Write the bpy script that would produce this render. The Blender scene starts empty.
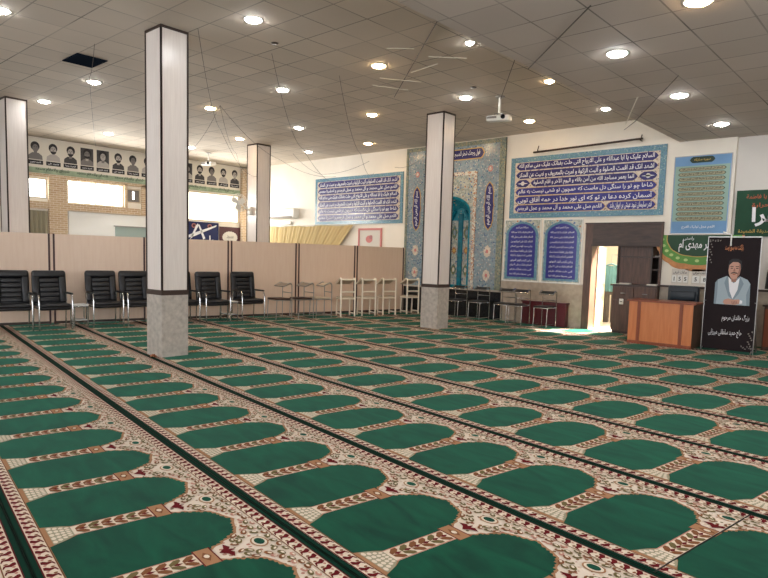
import bpy, bmesh, math, random, unicodedata
from mathutils import Vector, Matrix
random.seed(7)
scene = bpy.context.scene
C = scene.collection
PI = math.pi
sin, cos = math.sin, math.cos

# ------------------------------------------------------------------ materials
def lin(c):
    return tuple(((v/255)/12.92 if v/255 <= .04045 else ((v/255+.055)/1.055)**2.4) for v in c)

class NT:
    def __init__(s, name):
        s.m = bpy.data.materials.new(name); s.m.use_nodes = True
        s.t = s.m.node_tree; s.b = s.t.nodes['Principled BSDF']
        s.tc = s.t.nodes.new('ShaderNodeTexCoord')
    def n(s, kind, **kw):
        x = s.t.nodes.new(kind)
        for k, v in kw.items():
            if k.startswith('_'): setattr(x, k[1:], v)
            else: x.inputs[k.replace('_', ' ')].default_value = v
        return x
    def l(s, a, b): s.t.links.new(a, b)
    def math(s, op, a, b=None):
        x = s.t.nodes.new('ShaderNodeMath'); x.operation = op
        for i, v in enumerate((a, b)):
            if v is None: continue
            if isinstance(v, (int, float)): x.inputs[i].default_value = v
            else: s.l(v, x.inputs[i])
        return x.outputs[0]
    def mix(s, f, a, b):
        x = s.t.nodes.new('ShaderNodeMix'); x.data_type = 'RGBA'
        for i, v in ((0, f), (6, a), (7, b)):
            if isinstance(v, (int, float)): x.inputs[i].default_value = v
            elif isinstance(v, tuple): x.inputs[i].default_value = (*v[:3], 1)
            else: s.l(v, x.inputs[i])
        return x.outputs[2]

def mat(name, rgb, rough=.6, metal=0, noise=0, nscale=8, spec=.5, bump=0, sheen=0, srgb=True, stretch=None):
    c = lin(rgb) if srgb else rgb
    N = NT(name); b = N.b
    b.inputs['Base Color'].default_value = (*c, 1)
    b.inputs['Roughness'].default_value = rough
    b.inputs['Metallic'].default_value = metal
    b.inputs['Specular IOR Level'].default_value = spec
    if sheen:
        b.inputs['Sheen Weight'].default_value = sheen
        b.inputs['Sheen Roughness'].default_value = .4
    if noise or bump:
        mp = N.n('ShaderNodeMapping'); N.l(N.tc.outputs['Object'], mp.inputs[0])
        if stretch: mp.inputs['Scale'].default_value = stretch
        nz = N.n('ShaderNodeTexNoise', Scale=nscale, Detail=6.0); N.l(mp.outputs[0], nz.inputs['Vector'])
        if noise:
            lo = tuple(v*(1-noise) for v in c); hi = tuple(min(1, v*(1+noise)) for v in c)
            r = N.n('ShaderNodeMapRange', From_Min=.3, From_Max=.7); N.l(nz.outputs[0], r.inputs[0])
            N.l(N.mix(r.outputs[0], lo, hi), b.inputs['Base Color'])
        if bump:
            bp = N.n('ShaderNodeBump', Strength=bump, Distance=.01); N.l(nz.outputs[0], bp.inputs['Height'])
            N.l(bp.outputs[0], b.inputs['Normal'])
    return N.m

def emit(name, rgb, strength):
    N = NT(name); c = lin(rgb)
    N.b.inputs['Base Color'].default_value = (*c, 1)
    N.b.inputs['Emission Color'].default_value = (*c, 1)
    N.b.inputs['Emission Strength'].default_value = strength
    return N.m

def tile_ceiling(name, ox, oy, pitch, base):
    N = NT(name)
    sep = N.n('ShaderNodeSeparateXYZ'); N.l(N.tc.outputs['Object'], sep.inputs[0])
    def line(o, off):
        a = N.math('MULTIPLY', N.math('SUBTRACT', o, off), 1/pitch)
        f = N.math('FRACT', a)
        d = N.math('ABSOLUTE', N.math('SUBTRACT', f, .5))
        return N.math('GREATER_THAN', d, .5-.009/pitch), N.math('FLOOR', a)
    lx, ix = line(sep.outputs[0], ox); ly, iy = line(sep.outputs[1], oy)
    ln = N.math('MAXIMUM', lx, ly)
    cb = N.n('ShaderNodeCombineXYZ'); N.l(ix, cb.inputs[0]); N.l(iy, cb.inputs[1])
    wn = N.n('ShaderNodeTexWhiteNoise'); N.l(cb.outputs[0], wn.inputs['Vector'])
    nz = N.n('ShaderNodeTexNoise', Scale=1.2, Detail=5.0); N.l(N.tc.outputs['Object'], nz.inputs['Vector'])
    v = N.math('ADD', N.math('MULTIPLY', wn.outputs[0], .45), N.math('MULTIPLY', nz.outputs[0], .55))
    c = lin(base)
    tile = N.mix(v, tuple(x*.86 for x in c), tuple(min(1, x*1.1) for x in c))
    # joints fade in and out a little, as the tiles sit unevenly
    fn = N.n('ShaderNodeTexNoise', Scale=.9, Detail=2.0); N.l(N.tc.outputs['Object'], fn.inputs['Vector'])
    fr = N.n('ShaderNodeMapRange', From_Min=.35, From_Max=.65, To_Min=.35, To_Max=.95); N.l(fn.outputs[0], fr.inputs[0])
    N.l(N.mix(N.math('MULTIPLY', ln, fr.outputs[0]), tile, tuple(x*.28 for x in c)), N.b.inputs['Base Color'])
    N.b.inputs['Roughness'].default_value = .8
    return N.m

def brick_mat(name, c1, c2, mortar, scale, w=.5, h=.25, axis='X'):
    N = NT(name)
    sep = N.n('ShaderNodeSeparateXYZ'); N.l(N.tc.outputs['Object'], sep.inputs[0])
    cb = N.n('ShaderNodeCombineXYZ')
    N.l(N.math('ADD', sep.outputs[0], sep.outputs[1]), cb.inputs[0]); N.l(sep.outputs[2], cb.inputs[1])
    br = N.n('ShaderNodeTexBrick', Scale=scale)
    br.inputs['Color1'].default_value = (*lin(c1), 1); br.inputs['Color2'].default_value = (*lin(c2), 1)
    br.inputs['Mortar'].default_value = (*lin(mortar), 1); br.inputs['Brick Width'].default_value = w
    br.inputs['Row Height'].default_value = h; br.inputs['Mortar Size'].default_value = .03
    N.l(cb.outputs[0], br.inputs['Vector']); N.l(br.outputs[0], N.b.inputs['Base Color'])
    N.b.inputs['Roughness'].default_value = .8
    return N.m

def mosaic_mat(name, bg, cols, scale, rough=.25):
    """glazed tile: small coloured specks and vines on a ground colour"""
    N = NT(name)
    vo = N.n('ShaderNodeTexVoronoi', Scale=scale); N.l(N.tc.outputs['Object'], vo.inputs['Vector'])
    sc = N.n('ShaderNodeSeparateColor'); N.l(vo.outputs['Color'], sc.inputs[0])
    cr = N.t.nodes.new('ShaderNodeValToRGB'); cr.color_ramp.interpolation = 'CONSTANT'
    el = cr.color_ramp.elements; el[0].color = (*lin(cols[0]), 1); el[0].position = 0; el[1].position = 1/len(cols); el[1].color = (*lin(cols[1]), 1)
    for i in range(2, len(cols)):
        e = el.new(i/len(cols)); e.color = (*lin(cols[i]), 1)
    N.l(sc.outputs[0], cr.inputs[0])
    wv = N.n('ShaderNodeTexNoise', Scale=scale*.3, Detail=3.0); N.l(N.tc.outputs['Object'], wv.inputs['Vector'])
    band = N.math('LESS_THAN', N.math('ABSOLUTE', N.math('SUBTRACT', wv.outputs[0], .5)), .03)
    d = N.math('LESS_THAN', vo.outputs['Distance'], .42)
    c = N.mix(d, lin(bg), cr.outputs[0])
    c = N.mix(band, c, lin(cols[-1]))
    N.l(c, N.b.inputs['Base Color']); N.b.inputs['Roughness'].default_value = rough
    return N.m

def carpet_green():
    N = NT('green pile'); b = N.b
    nz = N.n('ShaderNodeTexNoise', Scale=2.6, Detail=5.0, Distortion=.6); mp = N.n('ShaderNodeMapping')
    mp.inputs['Scale'].default_value = (1, 2.6, 1); N.l(N.tc.outputs['Object'], mp.inputs[0]); N.l(mp.outputs[0], nz.inputs['Vector'])
    r = N.n('ShaderNodeMapRange', From_Min=.3, From_Max=.72); N.l(nz.outputs[0], r.inputs[0])
    N.l(N.mix(r.outputs[0], lin((0, 36, 24)), lin((4, 70, 48))), b.inputs['Base Color'])
    b.inputs['Roughness'].default_value = .85; b.inputs['Specular IOR Level'].default_value = .06
    b.inputs['Sheen Weight'].default_value = .16; b.inputs['Sheen Roughness'].default_value = .45
    b.inputs['Sheen Tint'].default_value = (.3, .9, .65, 1)
    return N.m

def carpet_cream():
    N = NT('cream floral pile'); b = N.b
    vo = N.n('ShaderNodeTexVoronoi', Scale=34.0); N.l(N.tc.outputs['Object'], vo.inputs['Vector'])
    sc = N.n('ShaderNodeSeparateColor'); N.l(vo.outputs['Color'], sc.inputs[0])
    cr = N.t.nodes.new('ShaderNodeValToRGB'); cr.color_ramp.interpolation = 'CONSTANT'
    cols = [(220, 206, 192), (204, 180, 162), (140, 104, 74), (224, 208, 188), (110, 100, 72), (214, 194, 172), (178, 128, 112)]
    el = cr.color_ramp.elements; el[0].color = (*lin(cols[0]), 1); el[1].position = 1/7; el[1].color = (*lin(cols[1]), 1)
    for i in range(2, 7):
        e = el.new(i/7); e.color = (*lin(cols[i]), 1)
    N.l(sc.outputs[0], cr.inputs[0])
    d = N.math('LESS_THAN', vo.outputs['Distance'], .36)
    N.l(N.mix(d, lin((222, 208, 192)), cr.outputs[0]), b.inputs['Base Color'])
    b.inputs['Roughness'].default_value = .9; b.inputs['Specular IOR Level'].default_value = .1
    return N.m

def wood_mat(name, c1, c2, scale=3, stretch=(8, 8, 1), rough=.35):
    N = NT(name)
    mp = N.n('ShaderNodeMapping'); mp.inputs['Scale'].default_value = stretch; N.l(N.tc.outputs['Object'], mp.inputs[0])
    nz = N.n('ShaderNodeTexNoise', Scale=scale, Detail=7.0, Distortion=.4); N.l(mp.outputs[0], nz.inputs['Vector'])
    r = N.n('ShaderNodeMapRange', From_Min=.35, From_Max=.65); N.l(nz.outputs[0], r.inputs[0])
    N.l(N.mix(r.outputs[0], lin(c1), lin(c2)), N.b.inputs['Base Color']); N.b.inputs['Roughness'].default_value = rough
    return N.m

M = {}
M['cream'] = mat('cream plaster', (236, 229, 216), .8, noise=.04, nscale=1.5)
M['plain'] = mat('pale grey plaster', (218, 213, 206), .8, noise=.03, nscale=2)
M['low'] = tile_ceiling('low ceiling tiles', -2.15, 5.87, .6, (196, 186, 176))
M['high'] = tile_ceiling('high ceiling tiles', -8.6, 4.67, .585, (208, 196, 180))
M['concrete'] = mat('concrete', (60, 58, 55), .9)
M['granite'] = mat('grey granite', (178, 170, 160), .3, noise=.2, nscale=14, bump=.02)
M['dado'] = mat('beige stone dado', (164, 150, 134), .4, noise=.16, nscale=10)
M['pillar'] = wood_mat('pale laminate', (220, 210, 202), (228, 219, 211), 3, (14, 14, .8), .28)
M['trim'] = mat('dark brown trim', (58, 42, 34), .4)
M['part'] = wood_mat('pinkish laminate', (224, 197, 174), (228, 203, 181), 3, (9, 9, .7), .4)
M['maroontrim'] = mat('dark maroon trim', (64, 30, 28), .4)
M['black'] = mat('black leather', (20, 20, 24), .38, bump=.08, nscale=40)
M['blackpl'] = mat('black plastic', (26, 25, 25), .45)
M['navy'] = mat('dark blue leather', (26, 38, 48), .4)
M['chrome'] = mat('chrome', (215, 215, 215), .14, 1)
M['steel'] = mat('brushed steel', (170, 168, 165), .3, 1)
M['whitemetal'] = mat('ivory painted steel', (244, 234, 216), .35)
M['white'] = mat('white', (235, 235, 230), .5)
M['whitepl'] = mat('white plastic', (228, 226, 218), .35)
M['brownseat'] = mat('brown seat vinyl', (62, 42, 36), .5)
M['greytray'] = mat('grey tray board', (146, 134, 120), .5)
M['ivorytray'] = mat('ivory tray board', (196, 180, 156), .5)
M['glass'] = mat('frosted table glass', (222, 222, 220), .5)
M['green'] = carpet_green()
M['cfield'] = carpet_cream()
M['jgreen'] = mat('joint green', (8, 50, 38), .9, spec=.08)
M['jline'] = mat('joint dark green', (4, 28, 20), .9, spec=.08)
M['maroon'] = mat('maroon pile', (100, 24, 30), .9, spec=.08)
M['tan'] = mat('tan pile', (166, 124, 92), .9, spec=.08)
M['olive'] = mat('olive pile', (112, 100, 66), .9, spec=.08)
M['brown'] = mat('brown pile', (128, 84, 56), .9, spec=.08)
M['cream2'] = mat('cream pile', (226, 212, 192), .9, spec=.08)
M['grey2'] = mat('grey green pile', (160, 154, 130), .9, spec=.08)
M['pink2'] = mat('rose pile', (190, 140, 124), .9, spec=.08)
M['desk'] = wood_mat('orange beech veneer', (196, 116, 66), (208, 130, 78), 2.5, (9, 9, .8), .35)
M['deskdark'] = wood_mat('red brown veneer', (126, 62, 34), (142, 72, 42), 2.5, (9, 9, .8), .35)
M['walnut'] = wood_mat('dark walnut', (50, 36, 30), (72, 52, 42), 3, (1.2, 8, 8), .35)
M['walnutv'] = wood_mat('dark walnut upright', (70, 48, 38), (94, 66, 52), 3, (8, 8, 1), .35)
M['blackmarble'] = mat('black marble', (22, 24, 28), .2, noise=.5, nscale=6)
M['chest'] = mat('maroon lacquer', (84, 18, 26), .35)
M['bluetext'] = mat('royal blue glaze', (40, 42, 128), .3, noise=.18, nscale=12)
M['bluedeep'] = mat('deep blue glaze', (34, 30, 100), .3, noise=.2, nscale=12)
M['turq'] = mosaic_mat('turquoise border tile', (98, 140, 154), [(74, 116, 140), (128, 164, 172), (82, 126, 150), (150, 176, 178), (96, 134, 160)], 34)
M['creamtile'] = mosaic_mat('cream floral tile', (204, 190, 172), [(214, 204, 190), (150, 120, 110), (200, 186, 168), (96, 90, 130), (216, 206, 190)], 30)
M['facade'] = mosaic_mat('blue grey floral tile', (132, 152, 160), [(92, 118, 142), (160, 172, 176), (74, 96, 136), (178, 180, 176), (196, 190, 178), (92, 126, 136), (134, 142, 150)], 22)
M['facade2'] = mosaic_mat('sand blue floral tile', (176, 180, 172), [(84, 110, 150), (196, 190, 170), (120, 150, 160), (170, 120, 90), (206, 204, 190), (74, 92, 142), (150, 158, 150)], 18)
M['edgetile'] = mosaic_mat('grey green edging tile', (136, 140, 122), [(120, 130, 116), (160, 156, 136), (90, 100, 96), (170, 150, 120), (110, 124, 118)], 26)
M['frameTile'] = mosaic_mat('white and navy border tile', (206, 204, 192), [(60, 70, 120), (216, 212, 200), (96, 120, 140), (210, 206, 190), (180, 130, 100)], 30)
M['teal'] = mat('teal glazed tile', (14, 112, 132), .15, noise=.3, nscale=9)
M['tealtile'] = mosaic_mat('teal floral tile', (40, 140, 156), [(16, 110, 134), (80, 170, 176), (40, 130, 150), (160, 170, 140), (60, 150, 165)], 16)
M['olivetile'] = mosaic_mat('olive medallion tile', (112, 118, 84), [(140, 130, 84), (80, 110, 96), (170, 150, 90), (90, 96, 70), (60, 110, 120)], 26)
M['rust'] = mat('rust star glaze', (160, 106, 54), .3)
M['gold'] = mat('gold paint', (196, 160, 84), .4)
M['goldtext'] = mat('gold lettering', (196, 166, 80), .5)
M['whitetext'] = mat('white lettering', (236, 236, 240), .5)
M['sky'] = mat('sky blue print', (104, 146, 188), .5, noise=.14, nscale=2.2)
M['palegreen'] = mat('pale green print', (140, 168, 156), .5)
M['dkgreen'] = mat('dark green print', (22, 48, 34), .5)
M['flaggreen'] = mat('bottle green cloth', (12, 66, 42), .7, noise=.2, nscale=3)
M['bannergreen'] = mat('leaf green print', (18, 64, 38), .5)
M['scale'] = mat('bright leaf green print', (92, 150, 66), .5)
M['scalepale'] = mat('pale lime print', (186, 208, 138), .5)
M['orange'] = mat('orange print', (198, 136, 84), .5, noise=.15, nscale=12)
M['redtext'] = mat('rust lettering', (170, 86, 52), .5)
M['orangetext'] = mat('orange lettering', (206, 130, 84), .5)
M['vinyl'] = mat('dark brown printed vinyl', (30, 20, 23), .6, spec=.2, noise=.12, nscale=3)
M['paper'] = mat('off white paper', (214, 208, 198), .7)
M['greypaper'] = mat('grey print', (130, 124, 118), .7)
M['ink'] = mat('black ink', (30, 30, 32), .7)
M['skin'] = mat('skin print', (196, 150, 130), .5)
M['skindark'] = mat('skin print shade', (158, 112, 96), .5)
M['hairprint'] = mat('hair print', (20, 16, 18), .5)
M['jacket'] = mat('pale blue jacket print', (162, 178, 188), .5)
M['jacket2'] = mat('blue grey jacket print', (128, 146, 158), .5)
M['pgrey'] = [mat('grey print light', (178, 172, 166), .6), mat('grey print mid', (120, 116, 114), .6), mat('grey print dark', (62, 60, 62), .6), mat('grey print deep', (34, 33, 36), .6)]
M['banner'] = mat('white banner vinyl', (222, 216, 202), .5)
M['bannergr'] = mat('green banner wash', (150, 168, 140), .5, noise=.25, nscale=5)
M['brick'] = brick_mat('tan brick', (188, 158, 124), (204, 178, 144), (226, 214, 194), 5, .9, .3)
M['winframe'] = mat('cream window frame', (205, 190, 165), .5)
M['curtain'] = mat('yellow cream curtain', (222, 200, 148), .8, sheen=.2)
M['curtain2'] = mat('olive grey curtain', (150, 142, 118), .8, sheen=.2)
M['tealboard'] = mat('pale teal board', (160, 178, 172), .4)
M['navycloth'] = mat('navy cloth', (22, 34, 84), .7)
M['redstar'] = mat('rose medallion', (170, 110, 110), .6)
M['burg'] = mat('burgundy board', (74, 30, 40), .5)
M['rose'] = mat('rose print', (196, 120, 116), .6)
M['doorcream'] = mat('cream door paint', (226, 212, 178), .35)
M['tealcloth'] = mat('teal cloth', (96, 140, 138), .8)
M['greycloth'] = mat('grey trousers cloth', (92, 86, 76), .8)
M['vent'] = mat('dark blue grey hatch', (30, 38, 50), 1.0, spec=0)
M['wire'] = mat('dark wire', (70, 62, 54), .6)
M['tinsel'] = mat('white cord', (225, 220, 205), .4)
M['cool'] = emit('cool lamp glass', (255, 255, 255), 62)
M['warm'] = emit('warm lamp glass', (255, 216, 164), 62)
M['daywin'] = emit('daylit frosted pane', (255, 252, 244), 5.5)
M['daywin2'] = emit('daylit cream blind', (255, 246, 228), 1.15)
M['fillpane'] = emit('added window fill glow', (244, 248, 255), 3.2)  # glow for the added, unseen windows
M['vest'] = mat('cream vestibule paint', (206, 194, 172), .8)
M['lens'] = mat('projector lens', (20, 22, 30), .1)
M['shoe'] = mat('dark cloth', (28, 22, 22), .8)

# ------------------------------------------------------------------ mesh builder
class MB:
    def __init__(s): s.v = []; s.f = []; s.mi = []; s.sm = []; s.mats = []
    def m(s, k):
        k = M[k] if isinstance(k, str) else k
        if k not in s.mats: s.mats.append(k)
        return s.mats.index(k)
    def add(s, vs, fs, k, smooth=False):
        o = len(s.v); i = s.m(k)
        s.v += [tuple(v) for v in vs]
        for f in fs: s.f.append([o+a for a in f]); s.mi.append(i); s.sm.append(smooth)
        return s
    def box(s, x0, x1, y0, y1, z0, z1, k, rot=None, about=None):
        vs = [Vector((x, y, z)) for x in (x0, x1) for y in (y0, y1) for z in (z0, z1)]
        if rot:
            c = Vector(about) if about else Vector(((x0+x1)/2, (y0+y1)/2, (z0+z1)/2))
            vs = [rot @ (v-c) + c for v in vs]
        return s.add(vs, [(0, 1, 3, 2), (4, 6, 7, 5), (0, 4, 5, 1), (2, 3, 7, 6), (0, 2, 6, 4), (1, 5, 7, 3)], k)
    def rbox(s, x0, x1, y0, y1, z0, z1, r, k, rot=None, about=None, seg=3):
        bm = bmesh.new(); bmesh.ops.create_cube(bm, size=1)
        for v in bm.verts: v.co = Vector(((x0+x1)/2+v.co.x*(x1-x0), (y0+y1)/2+v.co.y*(y1-y0), (z0+z1)/2+v.co.z*(z1-z0)))
        bmesh.ops.bevel(bm, geom=bm.edges[:], offset=r, segments=seg, affect='EDGES', profile=.5)
        if rot:
            c = Vector(about) if about else Vector(((x0+x1)/2, (y0+y1)/2, (z0+z1)/2))
            for v in bm.verts: v.co = rot @ (v.co-c) + c
        bm.verts.index_update()
        s.add([v.co for v in bm.verts], [[v.index for v in f.verts] for f in bm.faces], k, True); bm.free()
        return s
    def tube(s, pts, r, k, seg=8, closed=False):
        pts = [Vector(p) for p in pts]; n = len(pts); rings = []; up = None
        for i, p in enumerate(pts):
            a = pts[i-1] if (i or closed) else p; b = pts[(i+1) % n] if (i < n-1 or closed) else p
            t = (b-a).normalized()
            if up is None:
                up = t.orthogonal().normalized()
            up = (up - t*up.dot(t)).normalized(); w = t.cross(up)
            rr = r[i] if isinstance(r, (list, tuple)) else r
            rings.append([p + (up*cos(2*PI*j/seg) + w*sin(2*PI*j/seg))*rr for j in range(seg)])
        vs = [v for R in rings for v in R]; fs = []
        for i in range(n if closed else n-1):
            for j in range(seg):
                a = i*seg+j; b = i*seg+(j+1) % seg; c = ((i+1) % n)*seg+(j+1) % seg; d = ((i+1) % n)*seg+j
                fs.append((a, b, c, d))
        s.add(vs, fs, k, True)
        if not closed: s.add(rings[0][::-1], [list(range(seg))], k); s.add(rings[-1], [list(range(seg))], k)
        return s
    def cyl(s, p, q, r, k, seg=20): return s.tube([p, q], r, k, seg)
    def prism(s, pts, d0, d1, mp, k):
        """outline pts (a,b) extruded between depths d0,d1 with mp(a,b,d)->xyz"""
        n = len(pts)
        vs = [mp(a, b, d0) for a, b in pts] + [mp(a, b, d1) for a, b in pts]
        return s.add(vs, [list(range(n)), list(range(2*n-1, n-1, -1))] + [(i, i+n, (i+1) % n+n, (i+1) % n) for i in range(n)], k)
    def flat(s, pts, d, mp, k): return s.add([mp(a, b, d) for a, b in pts], [list(range(len(pts)))], k)
    def lathe(s, prof, c, k, seg=24, axis='Z'):
        vs = []; c = Vector(c)
        for r, h in prof:
            for j in range(seg):
                a = 2*PI*j/seg
                p = Vector((r*cos(a), r*sin(a), h)) if axis == 'Z' else (Vector((r*cos(a), h, r*sin(a))) if axis == 'Y' else Vector((h, r*cos(a), r*sin(a))))
                vs.append(c+p)
        fs = [(i*seg+j, i*seg+(j+1) % seg, (i+1)*seg+(j+1) % seg, (i+1)*seg+j) for i in range(len(prof)-1) for j in range(seg)]
        return s.add(vs, fs, k, True)
    def build(s, name, parent=None, origin=(0, 0, 0), world=False):
        """vertices are relative to origin; with world=True they are world coordinates"""
        me = bpy.data.meshes.new(name)
        o3 = Vector(origin)
        if world and parent is not None:
            o3 = Vector((0, 0, 0)); p = parent; inv = Matrix.Identity(4)
            chain = []
            while p is not None: chain.append(p); p = p.parent
            mw = Matrix.Identity(4)
            for q in reversed(chain): mw = mw @ Matrix.LocRotScale(q.location, q.rotation_euler, q.scale)
            inv = mw.inverted(); vs = [inv @ Vector(v) for v in s.v]
        elif world: vs = [Vector(v)-o3 for v in s.v]
        else: vs = s.v
        me.from_pydata([tuple(v) for v in vs], [], s.f)
        for mm in s.mats: me.materials.append(mm)
        me.polygons.foreach_set('material_index', s.mi); me.polygons.foreach_set('use_smooth', s.sm)
        bm = bmesh.new(); bm.from_mesh(me)
        if not getattr(s, 'keep', False): bmesh.ops.recalc_face_normals(bm, faces=bm.faces[:])
        bm.to_mesh(me); bm.free(); me.update()
        o = bpy.data.objects.new(name, me); C.objects.link(o)
        if parent is not None: o.parent = parent
        else: o.location = o3
        return o

def tag(o, label=None, cat=None, group=None, kind=None):
    if label: o['label'] = label
    if cat: o['category'] = cat
    if group: o['group'] = group
    if kind: o['kind'] = kind
    return o
def thing(name, label, cat, loc=(0, 0, 0), rz=0, group=None):
    o = bpy.data.objects.new(name, None); C.objects.link(o); o.empty_display_size = .1
    o.location = loc; o.rotation_euler = (0, 0, rz)
    return tag(o, label, cat, group)
def struct(name, mb, parent=None):
    o = mb.build(name, parent, world=True)
    if parent is None: o['kind'] = 'structure'
    return o
def dup(root, loc, rz, label, group=None):
    r = root.copy(); C.objects.link(r); r.location = loc; r.rotation_euler = (0, 0, rz); r['label'] = label
    if group: r['group'] = group
    def kids(src, dst):
        for ch in src.children:
            c = ch.copy(); C.objects.link(c); c.parent = dst; kids(ch, c)
    kids(root, r)
    return r

# ------------------------------------------------------------------ Persian lettering
FORMS = {}
for cp in list(range(0xFB50, 0xFC00)) + list(range(0xFE80, 0xFEFD)):
    d = unicodedata.decomposition(chr(cp)).split()
    if len(d) == 2 and d[0] in ('<initial>', '<medial>', '<final>', '<isolated>'):
        FORMS.setdefault(chr(int(d[1], 16)), {})[d[0][1:-1]] = chr(cp)
LA = {'\u0627': ('\uFEFB', '\uFEFC'), '\u0622': ('\uFEF5', '\uFEF6')}
def shape(t):
    out = []; i = 0
    def joins_next(c): return c in FORMS and 'initial' in FORMS[c]
    def joins_prev(c): return c in FORMS and 'final' in FORMS[c]
    prev = ''
    while i < len(t):
        c = t[i]; nx = t[i+1] if i+1 < len(t) else ''
        p = joins_next(prev) if prev else False
        if c == '\u0644' and nx in LA:
            out.append(LA[nx][1 if p else 0]); prev = nx; i += 2; continue
        if c in FORMS:
            n = joins_next(c) and joins_prev(nx); pp = p and joins_prev(c)
            k = 'medial' if (n and pp) else 'initial' if n else 'final' if pp else 'isolated'
            out.append(FORMS[c].get(k, c))
        else: out.append(c)
        prev = c; i += 1
    return ''.join(reversed(out))
_tc = {}
def glyphs(t, bold=0.0):
    if (t, bold) in _tc: return _tc[(t, bold)]
    cu = bpy.data.curves.new('lettering', 'FONT'); cu.body = shape(t); cu.size = 1; cu.resolution_u = 2; cu.offset = bold
    ob = bpy.data.objects.new('lettering', cu); C.objects.link(ob)
    bpy.context.view_layer.update()
    me = ob.to_mesh()
    vs = [(v.co.x, v.co.y) for v in me.vertices]; fs = [list(p.vertices) for p in me.polygons]
    ob.to_mesh_clear(); bpy.data.objects.remove(ob); bpy.data.curves.remove(cu)
    _tc[(t, bold)] = (vs, fs)
    return vs, fs
def write(mb, t, x0, x1, z0, z1, d, mp, k, bold=.01, tilt=0, keep=False):
    """lettering fitted to the box; keep=True keeps the letters' own proportions, centred"""
    vs, fs = glyphs(t, bold)
    if not vs: return
    ax = min(v[0] for v in vs); bx = max(v[0] for v in vs); ay = min(v[1] for v in vs); by = max(v[1] for v in vs)
    sx = (x1-x0)/(bx-ax); sy = (z1-z0)/(by-ay)
    if keep: sx = sy = min(sx, sy)
    cx, cz = (x0+x1)/2, (z0+z1)/2
    pts = []
    for x, y in vs:
        a = (x-(ax+bx)/2)*sx; b = (y-(ay+by)/2)*sy + tilt*(x-(ax+bx)/2)*sx
        pts.append(mp(cx+a, cz+b, d))
    mb.add(pts, fs, k)

# frame of the photograph's room: mihrab wall at y=YW, left wall at x=XL
YW, XL, ZH, ZL, XS = 13.3, -18.7, 4.5, 3.95, -4.1
XR, YB = 4.0, -5.0
wall = lambda a, b, d: (a, YW-.003-d, b)            # on the mihrab wall, depth d towards the room
lwall = lambda a, b, d: (XL+.003+d, a, b)

def rect(a0, a1, b0, b1): return [(a0, b0), (a1, b0), (a1, b1), (a0, b1)]
def border(x0, x1, z0, z1, w): return [rect(x0, x1, z0, z0+w), rect(x0, x1, z1-w, z1), rect(x0, x0+w, z0+w, z1-w), rect(x1-w, x1, z0+w, z1-w)]
def ell(cx, cy, rx, ry, n=16, rot=0):
    return [(cx+rx*cos(2*PI*i/n)*cos(rot)-ry*sin(2*PI*i/n)*sin(rot), cy+rx*cos(2*PI*i/n)*sin(rot)+ry*sin(2*PI*i/n)*cos(rot)) for i in range(n)]

# ------------------------------------------------------------------ the room
b = MB().box(XL-.3, XR+.3, YB-.3, 16.8, -.2, 0, 'concrete'); struct('floor', b)
b = MB().box(XL-.3, XS, YB-.3, YW+.3, ZH, ZH+.15, 'high'); struct('ceiling', b)
b = MB().box(XS, XR+.3, YB-.3, YW+.3, ZL, ZL+.15, 'low'); b.box(XS, XS+.04, YB, YW, ZL+.15, ZH, 'plain'); struct('ceiling_low', b)
# mihrab wall with the doorway (x -5.94..-4.29, z 0..2.37) and the niche
DX0, DX1, DZ = -5.94, -4.29, 2.37
NX0, NX1, NZ = -10.27, -9.05, 3.12
b = MB()
b.box(XL-.3, NX0-.02, YW, YW+.3, 0, ZH, 'cream'); b.box(NX1+.02, DX0, YW, YW+.3, 0, ZH, 'cream')
b.box(NX0-.02, NX1+.02, YW, YW+.3, NZ+.05, ZH, 'cream'); b.box(DX0, DX1, YW, YW+.3, DZ, ZH, 'cream')
b.box(DX1, -3.07, YW, YW+.3, 0, ZH, 'cream'); b.box(-3.07, XR, YW+.1, YW+.3, 0, ZH, 'plain')
struct('wall_front', b)
# left wall with window openings
W1 = (6.05, 6.62, 2.85, 3.40); W2 = (7.15, 8.80, 2.77, 3.44); W3 = (8.88, 9.34, 2.93, 3.36); W4 = (10.2, 12.98, 2.53, 3.5)
b = MB()
ws = sorted([W1, W2, W3, W4]); y = YB
for (a0, a1, c0, c1) in ws:
    b.box(XL-.3, XL, y, a0, 0, ZH, 'cream'); b.box(XL-.3, XL, a0, a1, 0, c0, 'cream'); b.box(XL-.3, XL, a0, a1, c1, ZH, 'cream'); y = a1
b.box(XL-.3, XL, y, YW, 0, ZH, 'cream'); struct('wall_left', b)
b = MB().box(XR, XR+.3, YB, YW+.3, 0, ZL, 'cream'); struct('wall_right', b)
b = MB().box(XL-.3, XR+.3, YB-.3, YB, 0, ZH, 'cream'); struct('wall_back', b)
# stone dado
b = MB().box(-8.07, DX0, YW-.03, YW, 0, 1.0, 'dado'); b.box(-8.07, DX0, YW-.04, YW, .98, 1.0, 'granite')
struct('trim_1', b)
b = MB().box(DX1, -3.07, YW-.03, YW, 0, 1.04, 'dado'); b.box(-3.07, XR, YW+.07, YW+.1, 0, 1.04, 'dado'); b.box(DX1, -3.07, YW-.06, YW, 1.04, 1.08, 'trim'); b.box(-3.07, XR, YW+.04, YW+.1, 1.04, 1.08, 'trim')
struct('trim_2', b)
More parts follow.
